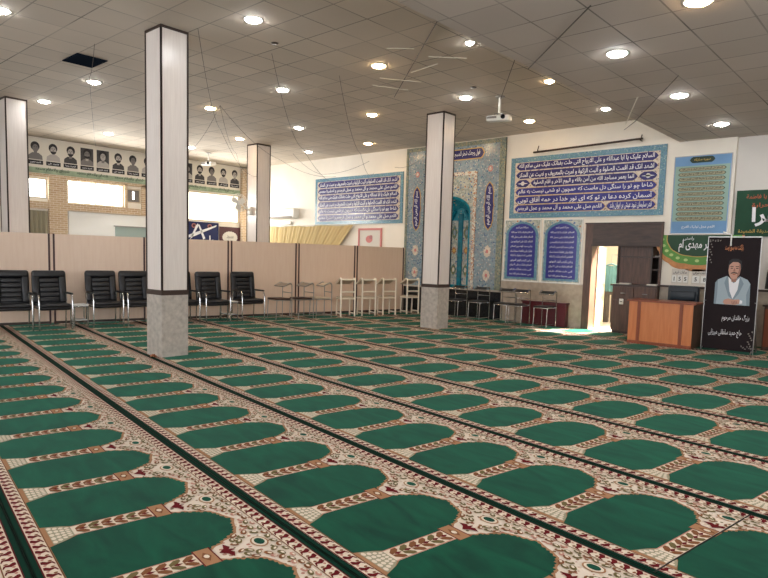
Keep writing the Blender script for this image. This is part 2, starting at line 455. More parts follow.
# brick piers and band on the left wall
b = MB()
b.box(XL, XL+.07, 6.63, 7.12, 0, 3.5, 'brick'); b.box(XL, XL+.06, 5.0, 10.2, 2.56, 2.76, 'brick'); struct('trim_3', b)
b = MB().box(XL, XL+.16, 12.99, YW, 0, 4.45, 'brick'); struct('trim_4', b)
b = MB().box(XL, XL+.06, 8.8, 8.88, 2.76, 3.5, 'brick').box(XL, XL+.06, 9.34, 10.2, 2.76, 3.5, 'brick').box(XL, XL+.06, 6.0, 10.2, 3.44, 3.52, 'brick'); struct('trim_5', b)
for i, (w, m_) in enumerate(((W1, 'daywin'), (W2, 'daywin'), (W3, 'greypaper'), (W4, 'daywin2'))):
    f = MB(); a0, a1, c0, c1 = w; t = .035
    for q in border(a0, a1, c0, c1, t): f.prism(q, -.12, -.02, lwall, 'winframe')
    if i == 1: f.prism(rect(7.95, 7.98, c0+t, c1-t), -.1, -.04, lwall, 'winframe')
    fo = struct('window_%d' % (i+1), f)
    p = MB().prism(rect(a0+t, a1-t, c0+t, c1-t), -.09, -.075, lwall, m_)
    if i == 2: p.prism(rect(9.1, 9.15, 3.05, 3.28), -.074, -.07, lwall, 'daywin')  # glowing slit stands in for a reflection on the grey pane
    p.build('pane', fo, world=True)
# room behind the doorway
b = MB(); b.box(-7.2, -7.0, YW+.3, 16.5, 0, 3, 'vest'); b.box(-2.6, -2.4, YW+.3, 16.5, 0, 3, 'vest'); b.box(-7.2, -2.4, 16.5, 16.7, 0, 3, 'vest')
b.box(-7.2, -2.4, YW+.3, 16.7, 3, 3.1, 'vest'); struct('wall_vestibule', b)
b = MB().box(-7.0, -2.6, YW+.02, 16.5, 0, .01, 'vest'); struct('floor_vestibule', b)

# door frame, transom, leaf
df = MB()
df.box(DX0, DX0+.17, YW-.05, YW+.3, 0, DZ, 'walnutv'); df.box(DX1-.04, DX1, YW-.05, YW+.3, 1.05, DZ, 'walnutv')
df.box(DX0+.17, DX1-.04, YW-.05, YW+.25, 1.88, DZ, 'walnut'); df.box(DX0-.01, DX1+.01, YW-.07, YW-.05, DZ-.03, DZ, 'trim'); df.box(DX0+.15, DX1-.05, YW-.065, YW-.05, 1.86, 1.9, 'trim')
dfo = struct('door_1', df)
lf = MB(); R = Matrix.Rotation(math.radians(101), 3, 'Z'); hinge = (DX0+.18, YW+.26, 0)
lf.box(DX0+.18, DX0+.98, YW+.24, YW+.28, .02, 1.86, 'doorcream', R, hinge)
for z0, z1 in ((.12, .62), (.72, .92), (1.02, 1.74)):
    for x0 in (.26, .62):
        lf.box(DX0+x0, DX0+x0+.28, YW+.225, YW+.24, z0, z1, 'doorcream', R, hinge)
        lf.box(DX0+x0+.04, DX0+x0+.24, YW+.215, YW+.225, z0+.04, z1-.04, 'doorcream', R, hinge)
dl = lf.build('door_leaf', dfo, world=True); tag(dl, 'cream panelled door leaf standing open')
h = MB(); pb = R @ (Vector((DX0+.92, YW+.22, 1.0))-Vector(hinge))+Vector(hinge); h.tube([pb, pb+Vector((.0, -.05, 0)), pb+Vector((-.08, -.06, 0))], .01, 'chrome'); h.build('handle', dl, world=True)

# hanging clothes behind the doorway
c = thing('hanging_clothes', 'teal shirt hanging above grey trousers, seen through the bright doorway', 'clothes', (-5.98, 14.9, .02))
s_ = MB(); 
def drape(mb, x0, x1, y, z0, z1, k, amp=.03, n=18, w=3):
    vs = []; fs = []
    for i in range(n+1):
        for j in range(7):
            x = x0+(x1-x0)*i/n; t = j/6
            vs.append((x, y+amp*sin(i*w*.7)*(.3+t), z1+(z0-z1)*t))
    for i in range(n):
        for j in range(6): fs.append((i*7+j, i*7+j+1, (i+1)*7+j+1, (i+1)*7+j))
    mb.add(vs, fs, k, True)
    mb.add([(a, q+.012, d_) for a, q, d_ in vs], fs, k, True)
s_.tube([(-6.16, 14.9, 1.42), (-5.98, 14.9, 1.48), (-5.8, 14.9, 1.42)], .02, 'tealcloth'); drape(s_, -6.2, -5.76, 14.9, .80, 1.43, 'tealcloth'); s_.build('shirt', c, world=True)
s_ = MB(); drape(s_, -6.2, -6.0, 14.94, .04, .82, 'greycloth', .03, 10); drape(s_, -5.96, -5.76, 14.94, .04, .82, 'greycloth', .03, 10); s_.box(-6.2, -5.76, 14.92, 14.96, .72, .84, 'greycloth'); s_.build('trousers', c, world=True)
s_ = MB().cyl((-5.98, 14.9, 1.46), (-5.98, 14.9, 1.7), .008, 'steel').cyl((-5.98, 14.9, 1.7), (-5.98, 16.5, 1.7), .008, 'steel'); s_.build('hook', c, world=True)

# bookcase and low cabinet in the doorway recess
t = thing('bookcase', 'dark walnut bookcase filling the right part of the doorway recess', 'bookcase', (-4.8, YW+.3, 1.04))
b = MB(); b.box(-5.24, -4.5, YW+.1, YW+.14, 1.06, 1.88, 'walnutv'); b.box(-5.24, -5.21, YW+.06, YW+.4, 1.06, 1.88, 'trim'); b.box(-4.53, -4.5, YW+.05, YW+.4, 1.06, 1.88, 'trim'); b.box(-5.24, -4.335, YW+.4, YW+.42, 1.06, 1.88, 'trim'); b.box(-4.35, -4.335, YW+.02, YW+.4, 1.06, 1.88, 'trim')
b.build('body', t, world=True)
for z in (1.37, 1.63):
    b = MB().box(-5.22 if z > 1.5 else -4.5, -4.352, YW+.06, YW+.4, z, z+.025, 'walnut'); b.build('shelf', t, world=True)
t = thing('low_cabinet', 'brown wooden low cabinet behind the desk beside the doorway', 'cabinet', (-4.8, YW-.05, 0))
b = MB().box(-5.22, -4.3, YW-.16, YW+.42, .06, 1.02, 'walnutv'); b.box(-5.2, -4.32, YW-.13, YW+.4, .008, .06, 'trim'); b.build('body', t, world=True)
b = MB().box(-5.26, -4.29, YW-.19, YW+.42, 1.02, 1.055, 'walnut'); b.build('top', t, world=True)
for x0 in (-5.2, -4.75):
    d = MB().box(x0, x0+.43, YW-.18, YW-.16, .1, .72, 'walnutv').build('door', t, world=True)
    MB().cyl((x0+.38, YW-.19, .5), (x0+.38, YW-.19, .6), .008, 'steel').build('handle', d, world=True)
    d = MB().box(x0, x0+.43, YW-.18, YW-.16, .75, 1.0, 'walnutv').build('drawer', t, world=True)
    MB().cyl((x0+.17, YW-.19, .87), (x0+.27, YW-.19, .87), .008, 'steel').build('handle', d, world=True)
for i, (x, y, w_, z_, la, h_) in enumerate(((-4.98, YW-.09, .22, 1.055, 'low stack of white papers on the left of the walnut cabinet top', .03), (-4.42, YW-.09, .2, 1.055, 'white papers lying on the right end of the walnut cabinet top', .03), (-4.43, YW+.2, .11, 1.656, 'white papers on the upper open shelf of the bookcase', .02))):
    b = MB()
    z_ += .002
    for j in range(4): b.box(x-w_/2, x+w_/2, y-.08, y+.08, z_+j*h_/4, z_+(j+.8)*h_/4, 'paper', Matrix.Rotation(.06*j, 3, 'Z'))
    tag(b.build('paper_stack', origin=(x, y, z_), world=True), la, 'papers')
b = MB().rbox(-5.05, -4.96, YW-.2, YW-.18, .63, .75, .01, 'whitepl').box(-5.03, -5.01, YW-.203, YW-.199, .68, .70, 'ink').box(-5.0, -4.98, YW-.203, YW-.199, .68, .70, 'ink')
tag(b.build('socket_outlet', origin=(-5.0, YW-.18, .69), world=True), 'small white socket outlet on the brown cabinet side', 'outlet')

# ------------------------------------------------------------------ columns
def column(x0, x1, y0, y1, label, top=ZH):
    cx, cy = (x0+x1)/2, (y0+y1)/2
    t = thing('square_column', label, 'column', (cx, cy, 0), 0, None)
    MB().box(x0, x1, y0, y1, 0, .90, 'granite').build('base', t, world=True)
    MB().box(x0+.004, x1-.004, y0+.004, y1-.004, .9, top, 'pillar').build('shaft', t, world=True)
    b = MB(); e = .006
    b.box(x0-e, x1+e, y0-e, y1+e, .88, .95, 'trim'); b.build('band', t, world=True)
    b = MB(); b.box(x0-e, x1+e, y0-e, y1+e, top-.035, top, 'trim'); b.build('top_band', t, world=True)
    for x in (x0, x1):
        for y in (y0, y1):
            sx = 1 if x == x0 else -1; sy = 1 if y == y0 else -1; w = .017
            b = MB(); xs = sorted((x-sx*e, x+sx*w)); ys = sorted((y-sy*e, y+sy*e)); b.box(*xs, *ys, .95, top-.03, 'trim')
            xs = sorted((x-sx*e, x+sx*e)); ys = sorted((y-sy*e, y+sy*w)); b.box(*xs, *ys, .95, top-.03, 'trim')
            b.build('corner_strip', t, world=True)
    return t
column(-8.40, -7.97, 4.27, 4.67, 'nearest tall square column with grey granite base, left of the hall')
column(-8.24, -7.80, 10.35, 10.75, 'pale square column with granite base standing in front of the mihrab')
column(-14.66, -14.2, 10.42, 10.87, 'pale square column behind the partition beside the air conditioner, with a wall fan')
column(-14.66, -14.23, 4.28, 4.68, 'pale square column at the far left edge behind the partition')

# ------------------------------------------------------------------ carpets
A = math.radians(8.996); ca, sa = cos(A), sin(A)
UP, VP, V0 = .676, 1.19, .48
def mat_tile(mb_add):
    """one prayer mat: u across the row of mats, v towards the mihrab"""
    Z0, Z1, Z2, Z3, Z4 = .008, .0092, .0104, .0116, .0128
    P = mb_add
    hw = UP/2
    # ground
    P(rect(-hw, hw, .036, VP-.036), Z0, 'cfield')
    P(rect(-hw, hw, .002, .036), Z0, 'jgreen'); P(rect(-hw, hw, VP-.036, VP-.002), Z0, 'jgreen')
    P(rect(-hw, hw, .002, .010), Z1, 'jline'); P(rect(-hw, hw, VP-.010, VP-.002), Z1, 'jline')
    P(rect(-hw, hw, .034, .040), Z2, 'maroon'); P(rect(-hw, hw, VP-.040, VP-.034), Z2, 'maroon')
    for s in (0, 1):
        f = (lambda v: v) if s == 0 else (lambda v: VP-v)
        P([(-hw, f(.040)), (hw, f(.040)), (hw, f(.112)), (-hw, f(.112))], Z1, 'cream2')
        P([(-hw, f(.106)), (hw, f(.106)), (hw, f(.112)), (-hw, f(.112))], Z2, 'brown')
        n = 10; p = UP/n
        for i in range(n):
            x = -hw+i*p; k = 'maroon'
            P([(x+.004, f(.046)), (x+.030, f(.044)), (x+.046, f(.066)), (x+.036, f(.090)), (x+.056, f(.100)), (x+.050, f(.104)), (x+.022, f(.096)), (x+.018, f(.072)), (x+.002, f(.056))], Z2, k)
            P(ell(x+.052, f(.058), .010, .008, 6), Z2, 'pink2'); P(ell(x+.010, f(.086), .009, .010, 6), Z2, 'brown')
    # green field
    arch = [(.408, .215), (.41, .40), (.41, .56), (.395, .60), (.40, .625), (.365, .65), (.355, .68), (.32, .695), (.305, .725), (.27, .74), (.25, .77), (.205, .782), (.16, .795), (.12, .80), (.06, .812), (0, .828)]
    low = [(.30, .096), (.335, .14), (.365, .178)]
    half = low+arch
    full = [(a*UP, c_*VP) for a, c_ in half]+[(-a*UP, c_*VP) for a, c_ in reversed(half[:-1])]
    cx, cy = 0, .48*VP
    big = [((a-cx)*1.05+cx, (c_-cy)*1.045+cy if c_ > .3 else c_-.004) for a, c_ in full]
    P(big, Z1, 'tan')
    # serrated edge along the arch
    sm = []
    for i in range(len(full)):
        a0 = full[i]; a1 = full[(i+1) % len(full)]; sm.append(a0)
        if a0[1] > .62*VP and a1[1] > .62*VP:
            for q in (.33, .66):
                x = a0[0]+(a1[0]-a0[0])*q; y = a0[1]+(a1[1]-a0[1])*q
                nx, ny = (a1[1]-a0[1]), -(a1[0]-a0[0]); L = math.hypot(nx, ny) or 1
                s = .006 if q < .5 else -.005
                sm.append((x+nx/L*s, y+ny/L*s))
    P(sm, Z2, 'green')
    # the column between two mats, drawn at u=+hw
    o = hw
    P([(o-.130, .112), (o+.130, .112), (o+.125, .135), (o-.125, .135)], Z2+.0003, 'tan')
    P([(o-.120, .135), (o+.120, .135), (o+.112, .165), (o+.095, .20), (o+.072, .23), (o+.058, .245), (o-.058, .245), (o-.072, .23), (o-.095, .20), (o-.112, .165)], Z2+.0003, 'grey2')
    for i in range(5):
        for j in range(4):
            w = .112-.016*j; x = o-w+2*w*(i+.5)/5
            P(ell(x, .148+.026*j, w/6.2, .012, 8), Z3, 'cream2')
    P([(o-.062, .245), (o+.062, .245), (o+.062, .655), (o-.062, .655)], Z2+.0003, 'cream2')
    for sx in (-1, 1): P([(o+sx*.062, .245), (o+sx*.055, .245), (o+sx*.055, .655), (o+sx*.062, .655)], Z3, 'pink2')
    for j in range(6):
        y = .262+j*.065
        for sx in (-1, 1):
            P([(o, y), (o+sx*.024, y+.000), (o+sx*.052, y+.030), (o+sx*.053, y+.058), (o+sx*.034, y+.060), (o+sx*.012, y+.040)], Z3, 'olive' if j % 3 == 1 else 'brown')
        P([(o-.012, y+.034), (o, y+.014), (o+.012, y+.034), (o, y+.062)], Z4, 'maroon')
    P([(o-.085, .655), (o+.085, .655), (o+.085, .745), (o-.085, .745)], Z2+.0006, 'tan')
    for y in (.655, .740): P(rect(o-.088, o+.088, y, y+.007), Z3, 'maroon')
    P([(o-.05, .70), (o, .675), (o+.05, .70), (o, .725)], Z3, 'brown'); P(ell(o, .70, .02, .014, 8), Z4, 'cream2')
    # spandrel with heart, oval and scrolls
    P([(o, .765), (o+.03, .80), (o+.075, .815), (o+.03, .835), (o+.012, .822), (o, .85), (o-.012, .822), (o-.03, .835), (o-.075, .815), (o-.03, .80)], Z3, 'maroon')
    P(ell(o, .985, .062, .044, 16), Z2, 'tan'); P(ell(o, .985, .052, .036, 16), Z3, 'cream2'); P(ell(o, .985, .038, .025, 14), Z4, 'green')
    rnd = random.Random(3)
    for (x, y, r1, r2, ro, k) in [(.06, .90, .022, .009, .6, 'olive'), (.10, .93, .02, .008, -.5, 'olive'), (.14, .965, .022, .009, .4, 'brown'), (.11, 1.01, .02, .009, -.7, 'olive'), (.17, 1.02, .022, .009, .2, 'olive'),
            (.21, 1.0, .02, .009, -.6, 'brown'), (.25, 1.03, .022, .008, .3, 'olive'), (.29, 1.02, .018, .008, -.3, 'pink2'), (.03, 1.05, .02, .008, .5, 'olive'), (.08, 1.055, .02, .008, -.3, 'brown'), (.14, 1.058, .02, .007, .2, 'olive'),
            (.04, .865, .018, .008, -.9, 'brown'), (.09, .875, .02, .008, .2, 'olive'), (.31, 1.05, .02, .008, 0, 'brown'), (.22, 1.055, .018, .007, 0, 'pink2'), (.18, .975, .016, .008, 1.0, 'pink2'), (.13, .90, .02, .009, .9, 'brown')]:
        for sx in (-1, 1):
            P(ell(o+sx*x, y, r1*1.3, r2*1.9, 8, sx*ro), Z3, k)
            P(ell(o+sx*(x+.004), y+.004, r1*.7, r2*.85, 6, sx*ro), Z4, 'cream2')

tile = []
mat_tile(lambda pts, z, k: tile.append((pts, z, k)))
def carpet_mesh(u0, u1, phase):
    """mesh of one strip between u0 and u1; phase = u of a separator"""
    mb = MB(); mb.keep = True
    i0 = math.floor((u0-phase)/UP)-1; i1 = math.ceil((u1-phase)/UP)+1
    for i in range(i0, i1+1):
        c_ = phase - UP/2 + i*UP
        for pts, z, k in tile:
            q = [(a+c_, v, z) for a, v in pts]
            ar = sum(q[j][0]*q[(j+1) % len(q)][1]-q[(j+1) % len(q)][0]*q[j][1] for j in range(len(q)))
            if ar < 0: q.reverse()
            mb.add(q, [list(range(len(q)))], k)
    # backing
    return mb
def clip(me, co, no):
    bm = bmesh.new(); bm.from_mesh(me)
    bmesh.ops.bisect_plane(bm, geom=bm.verts[:]+bm.edges[:]+bm.faces[:], plane_co=co, plane_no=no, clear_outer=True)
    bm.to_mesh(me); bm.free()
PH = {-1: -3.46, 0: -3.455, 1: -2.935, 2: -2.79, 3: -2.765, 4: -3.0, 5: -3.35, 6: -3.99, 7: -3.92}
CL = {-3: 'carpet strip farthest back, near the rear wall', -2: 'carpet strip behind the nearest ones',
      -1: 'green prayer carpet strip at the bottom left corner, cut by the picture edge', 0: 'widest looking green prayer carpet strip running up the left foreground',
      1: 'green prayer carpet strip second from the bottom right, running up towards the nearest column', 2: 'green prayer carpet strip that ends at the cross seam in the right foreground',
      3: 'green prayer carpet strip just beyond the one with the cross seam', 4: 'green prayer carpet strip fifth from the foreground corner', 5: 'green prayer carpet strip sixth from the foreground corner, through the middle of the hall',
      6: 'green prayer carpet strip seventh from the foreground corner', 7: 'green prayer carpet strip eighth from the foreground corner, passing in front of the desk', 8: 'green prayer carpet strip just in front of the mihrab side column',
      9: 'green prayer carpet strip lying under the right desk and the mihrab column', 10: 'green prayer carpet strip ending against the far partition by the white prayer chairs', 11: 'last narrow prayer carpet strip along the foot of the mihrab wall', 12: 'corner piece of prayer carpet along the mihrab wall'}
def inv_uv(u, v): return (u*ca+v*sa, -u*sa+v*ca)
def add_carpet(n, u0, u1, phase, label):
    mb = carpet_mesh(u0, u1, phase)
    x, y = inv_uv(u0, V0+n*VP)
    me_o = mb.build('prayer_carpet')
    me = me_o.data
    clip(me, (u0, 0, 0), (-1, 0, 0)); clip(me, (u1, 0, 0), (1, 0, 0))
    # move the origin, give it the mihrab wall's cut
    for v in me.vertices: v.co.x -= u0
    me_o.location = (x, y, 0); me_o.rotation_euler = (0, 0, -A)
    Mw = Matrix.LocRotScale(me_o.location, me_o.rotation_euler, None); Mi = Mw.inverted()
    for co, no in (((0, YW-.068, 0), (0, 1, 0)), ((XR-.03, 0, 0), (1, 0, 0))):
        c2 = Mi @ Vector(co); n2 = (Mi.to_3x3() @ Vector(no)).normalized(); clip(me, c2, n2)
    if len(me.polygons) == 0: bpy.data.objects.remove(me_o); return None
    # pile thickness: skirt round the strip
    return tag(me_o, label, 'carpet', 'green prayer carpet strips')
US = -1.385
for n in range(-1, 11):
    u0 = -13.9
    if n == 2:
        add_carpet(n, u0, US-.006, PH[2], CL[2])
        add_carpet(n, US+.006, 3.6, US-.075, 'green prayer carpet piece in the bottom right corner beyond the cross seam')
    else:
        add_carpet(n, u0, 3.6, PH.get(n, -3.3), CL[n])

# ------------------------------------------------------------------ partition
P0 = Vector((-11.0, 13.0, 0)); Q0 = Vector((-12.89, 3.87, 0))
dd = (P0-Q0).normalized(); nn = Vector((dd.y, -dd.x, 0)); angP = math.atan2(dd.y, dd.x)
def on(s, off, z=0): return Q0+dd*s+nn*off+Vector((0, 0, z))
joints = [-2.75, -.98, .705, 2.467, 4.3, 6.023, 7.731, 9.33]
plab = ['first beyond the left edge', 'behind the leftmost black armchairs', 'behind the two black armchairs right of the first side table', 'right behind the nearest column', 'behind the last black armchair and brown prayer chairs', 'behind the first two ivory prayer chairs', 'at the far right end, touching the tiled mihrab']
for i in range(7):
    s0, s1 = joints[i], joints[i+1]
    t = thing('partition_panel', 'pinkish beige partition panel with dark uprights, '+plab[i], 'partition', tuple(on((s0+s1)/2, 0, .013)), angP, 'partition panels')
    L = s1-s0
    MB().box(-L/2+.003, L/2-.003, -.018, .018, .05, 1.745, 'part').build('board', t)
    for s in (-1, 1):
        MB().box(min(s*(L/2-.058), s*(L/2-.024)), max(s*(L/2-.058), s*(L/2-.024)), -.026, .026, .0, 1.75, 'maroontrim').build('upright', t)
    MB().box(-L/2+.05, L/2-.05, -.024, .024, .012, .06, 'trim').build('bottom_rail', t)

# ------------------------------------------------------------------ black armchairs (front = local -Y)
def make_armchair(label):
    t = thing('leather_armchair', label, 'chair', (0, 0, 0))
    tilt = Matrix.Rotation(math.radians(-9), 3, 'X')
    b = MB(); b.rbox(-.255, .255, -.27, .23, .36, .43, .03, 'black'); b.rbox(-.25, .25, -.29, .2, .41, .475, .03, 'black'); b.build('seat', t)
    b = MB(); piv = (0, .22, .46)
    b.rbox(-.275, .275, .20, .26, .42, 1.04, .028, 'black', tilt, piv)
    for s in (-1, 1): b.rbox(min(s*.16, s*.285), max(s*.16, s*.285), .15, .24, .46, 1.04, .035, 'black', tilt, piv)
    b.rbox(-.28, .28, .14, .245, .92, 1.06, .042, 'black', tilt, piv)
    bo = b.build('backrest', t)
    c = MB()
    for i in range(5): c.rbox(-.165, .165, .165, .22, .48+i*.088, .566+i*.088, .02, 'black', tilt, piv)
    c.build('cushion', bo)
    for s in (-1, 1):
        x = s*.272
        c = MB().tube([(x, -.27, .0), (x, -.27, .50), (x, -.255, .58), (x, -.21, .635), (x, -.15, .65)], .014, 'chrome'); c.build('leg', t)
        c = MB().tube([(x, .24, .0), (x, .22, .30), (x, .18, .5), (x, .18, .64)], .013, 'chrome'); c.build('leg', t)
        c = MB().rbox(x-.026, x+.026, -.22, .2, .635, .668, .012, 'blackpl'); c.build('armrest', t)
        c = MB().cyl((x, -.27, .41), (x, .2, .41), .011, 'chrome'); c.build('side_rail', t)
    c = MB().cyl((-.27, -.2, .39), (.27, -.2, .39), .011, 'chrome').cyl((-.27, .15, .39), (.27, .15, .39), .011, 'chrome'); c.build('cross_rail', t)
    return t
fr = math.atan2(nn.y, nn.x)+PI/2      # rotation that turns local -Y towards +nn
ch = make_armchair('black leather armchair cut by the left edge of the picture')
spots = [(-.02, .74, .0, ''), (.60, .78, .0, 'second black leather armchair from the left, left of the first chrome side table'), (1.53, .56, 0, 'third black leather armchair from the left, right of the first chrome side table'),
         (2.15, .56, 0, 'fourth black leather armchair from the left, beside the nearest column'), (3.04, .56, 0, 'black leather armchair mostly hidden behind the nearest column'),
         (3.66, .68, 0, 'black leather armchair right of the nearest column, left of the second side table'), (4.53, .50, 0, 'rightmost black leather armchair, right of the second side table')]
for i, (s, off, r, la) in enumerate(spots):
    p = on(s, off); p.z = .0135
    if i == 0: ch.location = p; ch.rotation_euler = (0, 0, fr+r); ch['group'] = 'black leather armchairs along the partition'
    else: dup(ch, p, fr+r+.07, la, 'black leather armchairs along the partition')
def make_table(label):
    t = thing('side_table', label, 'table')
    MB().rbox(-.125, .125, -.2, .2, .405, .43, .008, 'glass').build('tabletop', t)
    MB().rbox(-.11, .11, -.18, .18, .13, .145, .006, 'glass').build('shelf', t)
    for x in (-.115, .115):
        for y in (-.19, .19): MB().cyl((x, y, 0), (x, y, .41), .011, 'chrome').build('leg', t)
    b = MB()
    for z in (.135, .395):
        b = MB().tube([(-.115, -.19, z), (.115, -.19, z), (.115, .19, z), (-.115, .19, z)], .009, 'chrome', closed=True); b.build('rail', t)
    return t
tb = make_table('low chrome side table with glass top between the second and third black armchairs'); tb.location = on(1.07, .62, .0128); tb.rotation_euler = (0, 0, fr)
tb['group'] = 'chrome side tables'
dup(tb, on(4.09, .52, .0128), fr, 'low chrome side table with pale top left of the rightmost black armchair', 'chrome side tables')

# ------------------------------------------------------------------ prayer chairs (front hoop faces local +Y, seat behind it)
def make_prayer_chair(label, metal, seat, tray, w=.44, hgt=.86, r=.012, hood=.22, drop=.08, deep=.40):
    t = thing('prayer_chair', label, 'chair'); h = w/2
    b = MB()
    for s in (-1, 1):
        pts = [(s*h, 0, .0), (s*h, 0, hgt-.06)]
        for k in range(1, 6):
            a = PI/2*k/5; pts.append((s*h, -.06+.06*cos(a), hgt-.06+.06*sin(a)))
        pts += [(s*h, -hood, hgt-drop)]
        b.tube(pts, r, metal)
    b.tube([(-h, -.01, hgt-.03), (h, -.01, hgt-.03)], r, metal); b.tube([(-h, -hood, hgt-drop), (h, -hood, hgt-drop)], r, metal)
    b.build('hoop_frame', t)
    sl = Matrix.Rotation(math.atan2(drop-.01, hood-.03), 3, 'X')
    MB().box(-h+.01, h-.01, -hood-.0, -.02, hgt-drop/2-.022, hgt-drop/2-.006, tray, sl).build('tray', t)
    MB().tube([(-h, 0, .60), (h, 0, .60)], r*.9, metal).build('crossbar', t)
    MB().rbox(-h, h, -deep, -.04, .445, .48, .012, seat).build('seat', t)
    b = MB().tube([(-h, -.02, .435), (-h, -deep, .435), (h, -deep, .435), (h, -.02, .435)], r*.9, metal, closed=True); b.build('seat_frame', t)
    for s in (-1, 1):
        MB().tube([(s*(h-.01), -deep+.02, .43), (s*(h-.01), -deep, 0)], r*.9, metal).build('leg', t)
        MB().tube([(s*h, 0, .07), (s*h, -deep+.01, .07)], r*.8, metal).build('base_rail', t)
    return t
zc = .0135
g = 'ivory painted prayer chairs by the partition'
wc = make_prayer_chair('leftmost tall ivory prayer chair, in front of the partition joint', 'whitemetal', 'ivorytray', 'ivorytray', .37, .93, .022, .34, .14, .30)
for i, (px, py, la) in enumerate([(-10.73, 10.61, ''), (-10.60, 11.22, 'second tall ivory prayer chair from the left'), (-10.47, 11.85, 'third tall ivory prayer chair from the left'), (-10.31, 12.60, 'rightmost tall ivory prayer chair, at the end of the partition beside the mihrab')]):
    rz = math.radians(-112+2*i)
    if i == 0: wc.location = (px, py, zc); wc.rotation_euler = (0, 0, rz); wc['group'] = g
    else: dup(wc, (px, py, zc), rz, la, g)
bc = make_prayer_chair('leftmost steel prayer chair with brown seat, next to the last black armchair', 'steel', 'brownseat', 'greytray', .42, .83, .010)
g2 = 'steel prayer chairs along the partition'
for i, (s, off, la) in enumerate([(5.46, .60, ''), (6.03, .60, 'second steel prayer chair with brown seat, in front of the dark partition joint')]):
    p = on(s, off); p.z = zc
    if i == 0: bc.location = p; bc.rotation_euler = (0, 0, -.15); bc['group'] = g2
    else: dup(bc, p, -.15, la, g2)
lc = make_prayer_chair('low steel prayer chair with ivory tray and seat, left of the tall ivory prayer chairs', 'steel', 'ivorytray', 'ivorytray', .40, .83, .012)
p = on(6.56, .6); p.z = zc; lc.location = p; lc.rotation_euler = (0, 0, -.3); lc['group'] = g2
cc = make_prayer_chair('chrome prayer chair partly hidden behind the mihrab column', 'chrome', 'blackpl', 'blackpl', .35, .82, .011, .17)
g3 = 'chrome prayer chairs along the mihrab wall'
for i, (x, la) in enumerate([(-9.7, ''), (-9.03, 'chrome prayer chair just right of the mihrab column'), (-8.36, 'chrome prayer chair under the right border of the mihrab'), (-7.65, 'chrome prayer chair standing under the left blue plaque, left of the maroon chest'),
                             (-7.26, 'chrome prayer chair at the left end of the maroon chest'), (-6.59, 'chrome prayer chair at the right end of the maroon chest, nearest the doorway')]):
    if i == 0: cc.location = (x, 12.98, zc); cc['group'] = g3
    else: dup(cc, (x, 12.98, zc), [.0, .03, -.04, .02, .05, -.03][i], la, g3)
t = thing('wooden_chest', 'dark maroon wooden chest against the stone dado behind the chrome chairs', 'chest', (-6.8, YW-.13, zc))
b = MB().box(-7.35, -6.25, YW-.2, YW-.05, .0128, .53, 'chest'); b.build('body', t, world=True)
MB().box(-7.37, -6.23, YW-.22, YW-.045, .53, .56, 'chest').build('lid', t, world=True)

# ------------------------------------------------------------------ mihrab
t = thing('mihrab', 'tall blue grey tiled mihrab with a teal pointed niche', 'mihrab', (-9.66, YW, 0))
b = MB(); F0, F1, FT = -11.2, -8.08, 4.47
fx0, fx1, ft = -10.44, -8.88, 3.72
arch_pts = lambda x0, x1, spring, top, n=14: [(x0+(x1-x0)/2*(1-cos(PI/2*i/n))**1.0, spring+(top-spring)*(sin(PI/2*i/n))**.8) for i in range(n+1)]
def pointed(x0, x1, zb, spring, top, n=10):
    cx = (x0+x1)/2; L = []
    for i in range(n+1):
        u = i/n; L.append((x0+(cx-x0)*(u**1.7), spring+(top-spring)*(1-(1-u)**1.6)))
    R_ = [(2*cx-x, z) for x, z in reversed(L[:-1])]
    return [(x0, zb)]+L+R_+[(x1, zb)]
# facing slabs round the inner frame
b.prism(rect(F0, fx0, .7, FT), 0, .03, wall, 'facade'); b.prism(rect(fx1, F1, .7, FT), 0, .03, wall, 'facade'); b.prism(rect(fx0, fx1, ft, FT), 0, .03, wall, 'facade')
b.build('facing', t, world=True)
b = MB(); b.prism(rect(F0-.02, F0+.05, .745, FT-.1), 0, .045, wall, 'edgetile'); b.prism(rect(F1-.16, F1+.0, .745, FT-.1), 0, .045, wall, 'edgetile'); b.prism(rect(F0-.02, F1, FT-.1, FT), 0, .045, wall, 'edgetile'); b.build('edging', t, world=True)
b = MB(); w = .09
for q in (rect(fx0, fx0+w, .745, ft-w), rect(fx1-w, fx1, .745, ft-w), rect(fx0, fx1, ft-w, ft)): b.prism(q, 0, .05, wall, 'frameTile')
b.build('inner_border', t, world=True)
# spandrel over the niche: ring between the frame and the pointed arch
outer = pointed(NX0, NX1, .7, 2.72, 3.12)
b = MB(); N_ = len(outer)
def outbox(x, z):
    # project onto the frame rectangle
    return (fx0+w if x < -9.66 else fx1-w, z) if z < 2.72 else (fx0+w+(fx1-fx0-2*w)*(x-NX0)/(NX1-NX0), ft-w)
for i in range(N_-1):
    a, c_ = outer[i], outer[i+1]; A_, C_ = outbox(*a), outbox(*c_)
    if i == 0: q = [a, c_, (fx0+w, 2.72), (fx0+w, .7)]
    elif i == N_-2: q = [a, c_, (fx1-w, .7), (fx1-w, 2.72)]
    else: q = [a, c_, outbox(c_[0], 3), outbox(a[0], 3)]
    b.prism(q, 0, .03, wall, 'facade2')
b.prism([(NX0, 2.72), (fx0+w, 2.72), (fx0+w, ft-w)], 0, .03, wall, 'facade2'); b.prism([(NX1, 2.72), (fx1-w, 2.72), (fx1-w, ft-w)], 0, .03, wall, 'facade2')
b.build('spandrel', t, world=True)
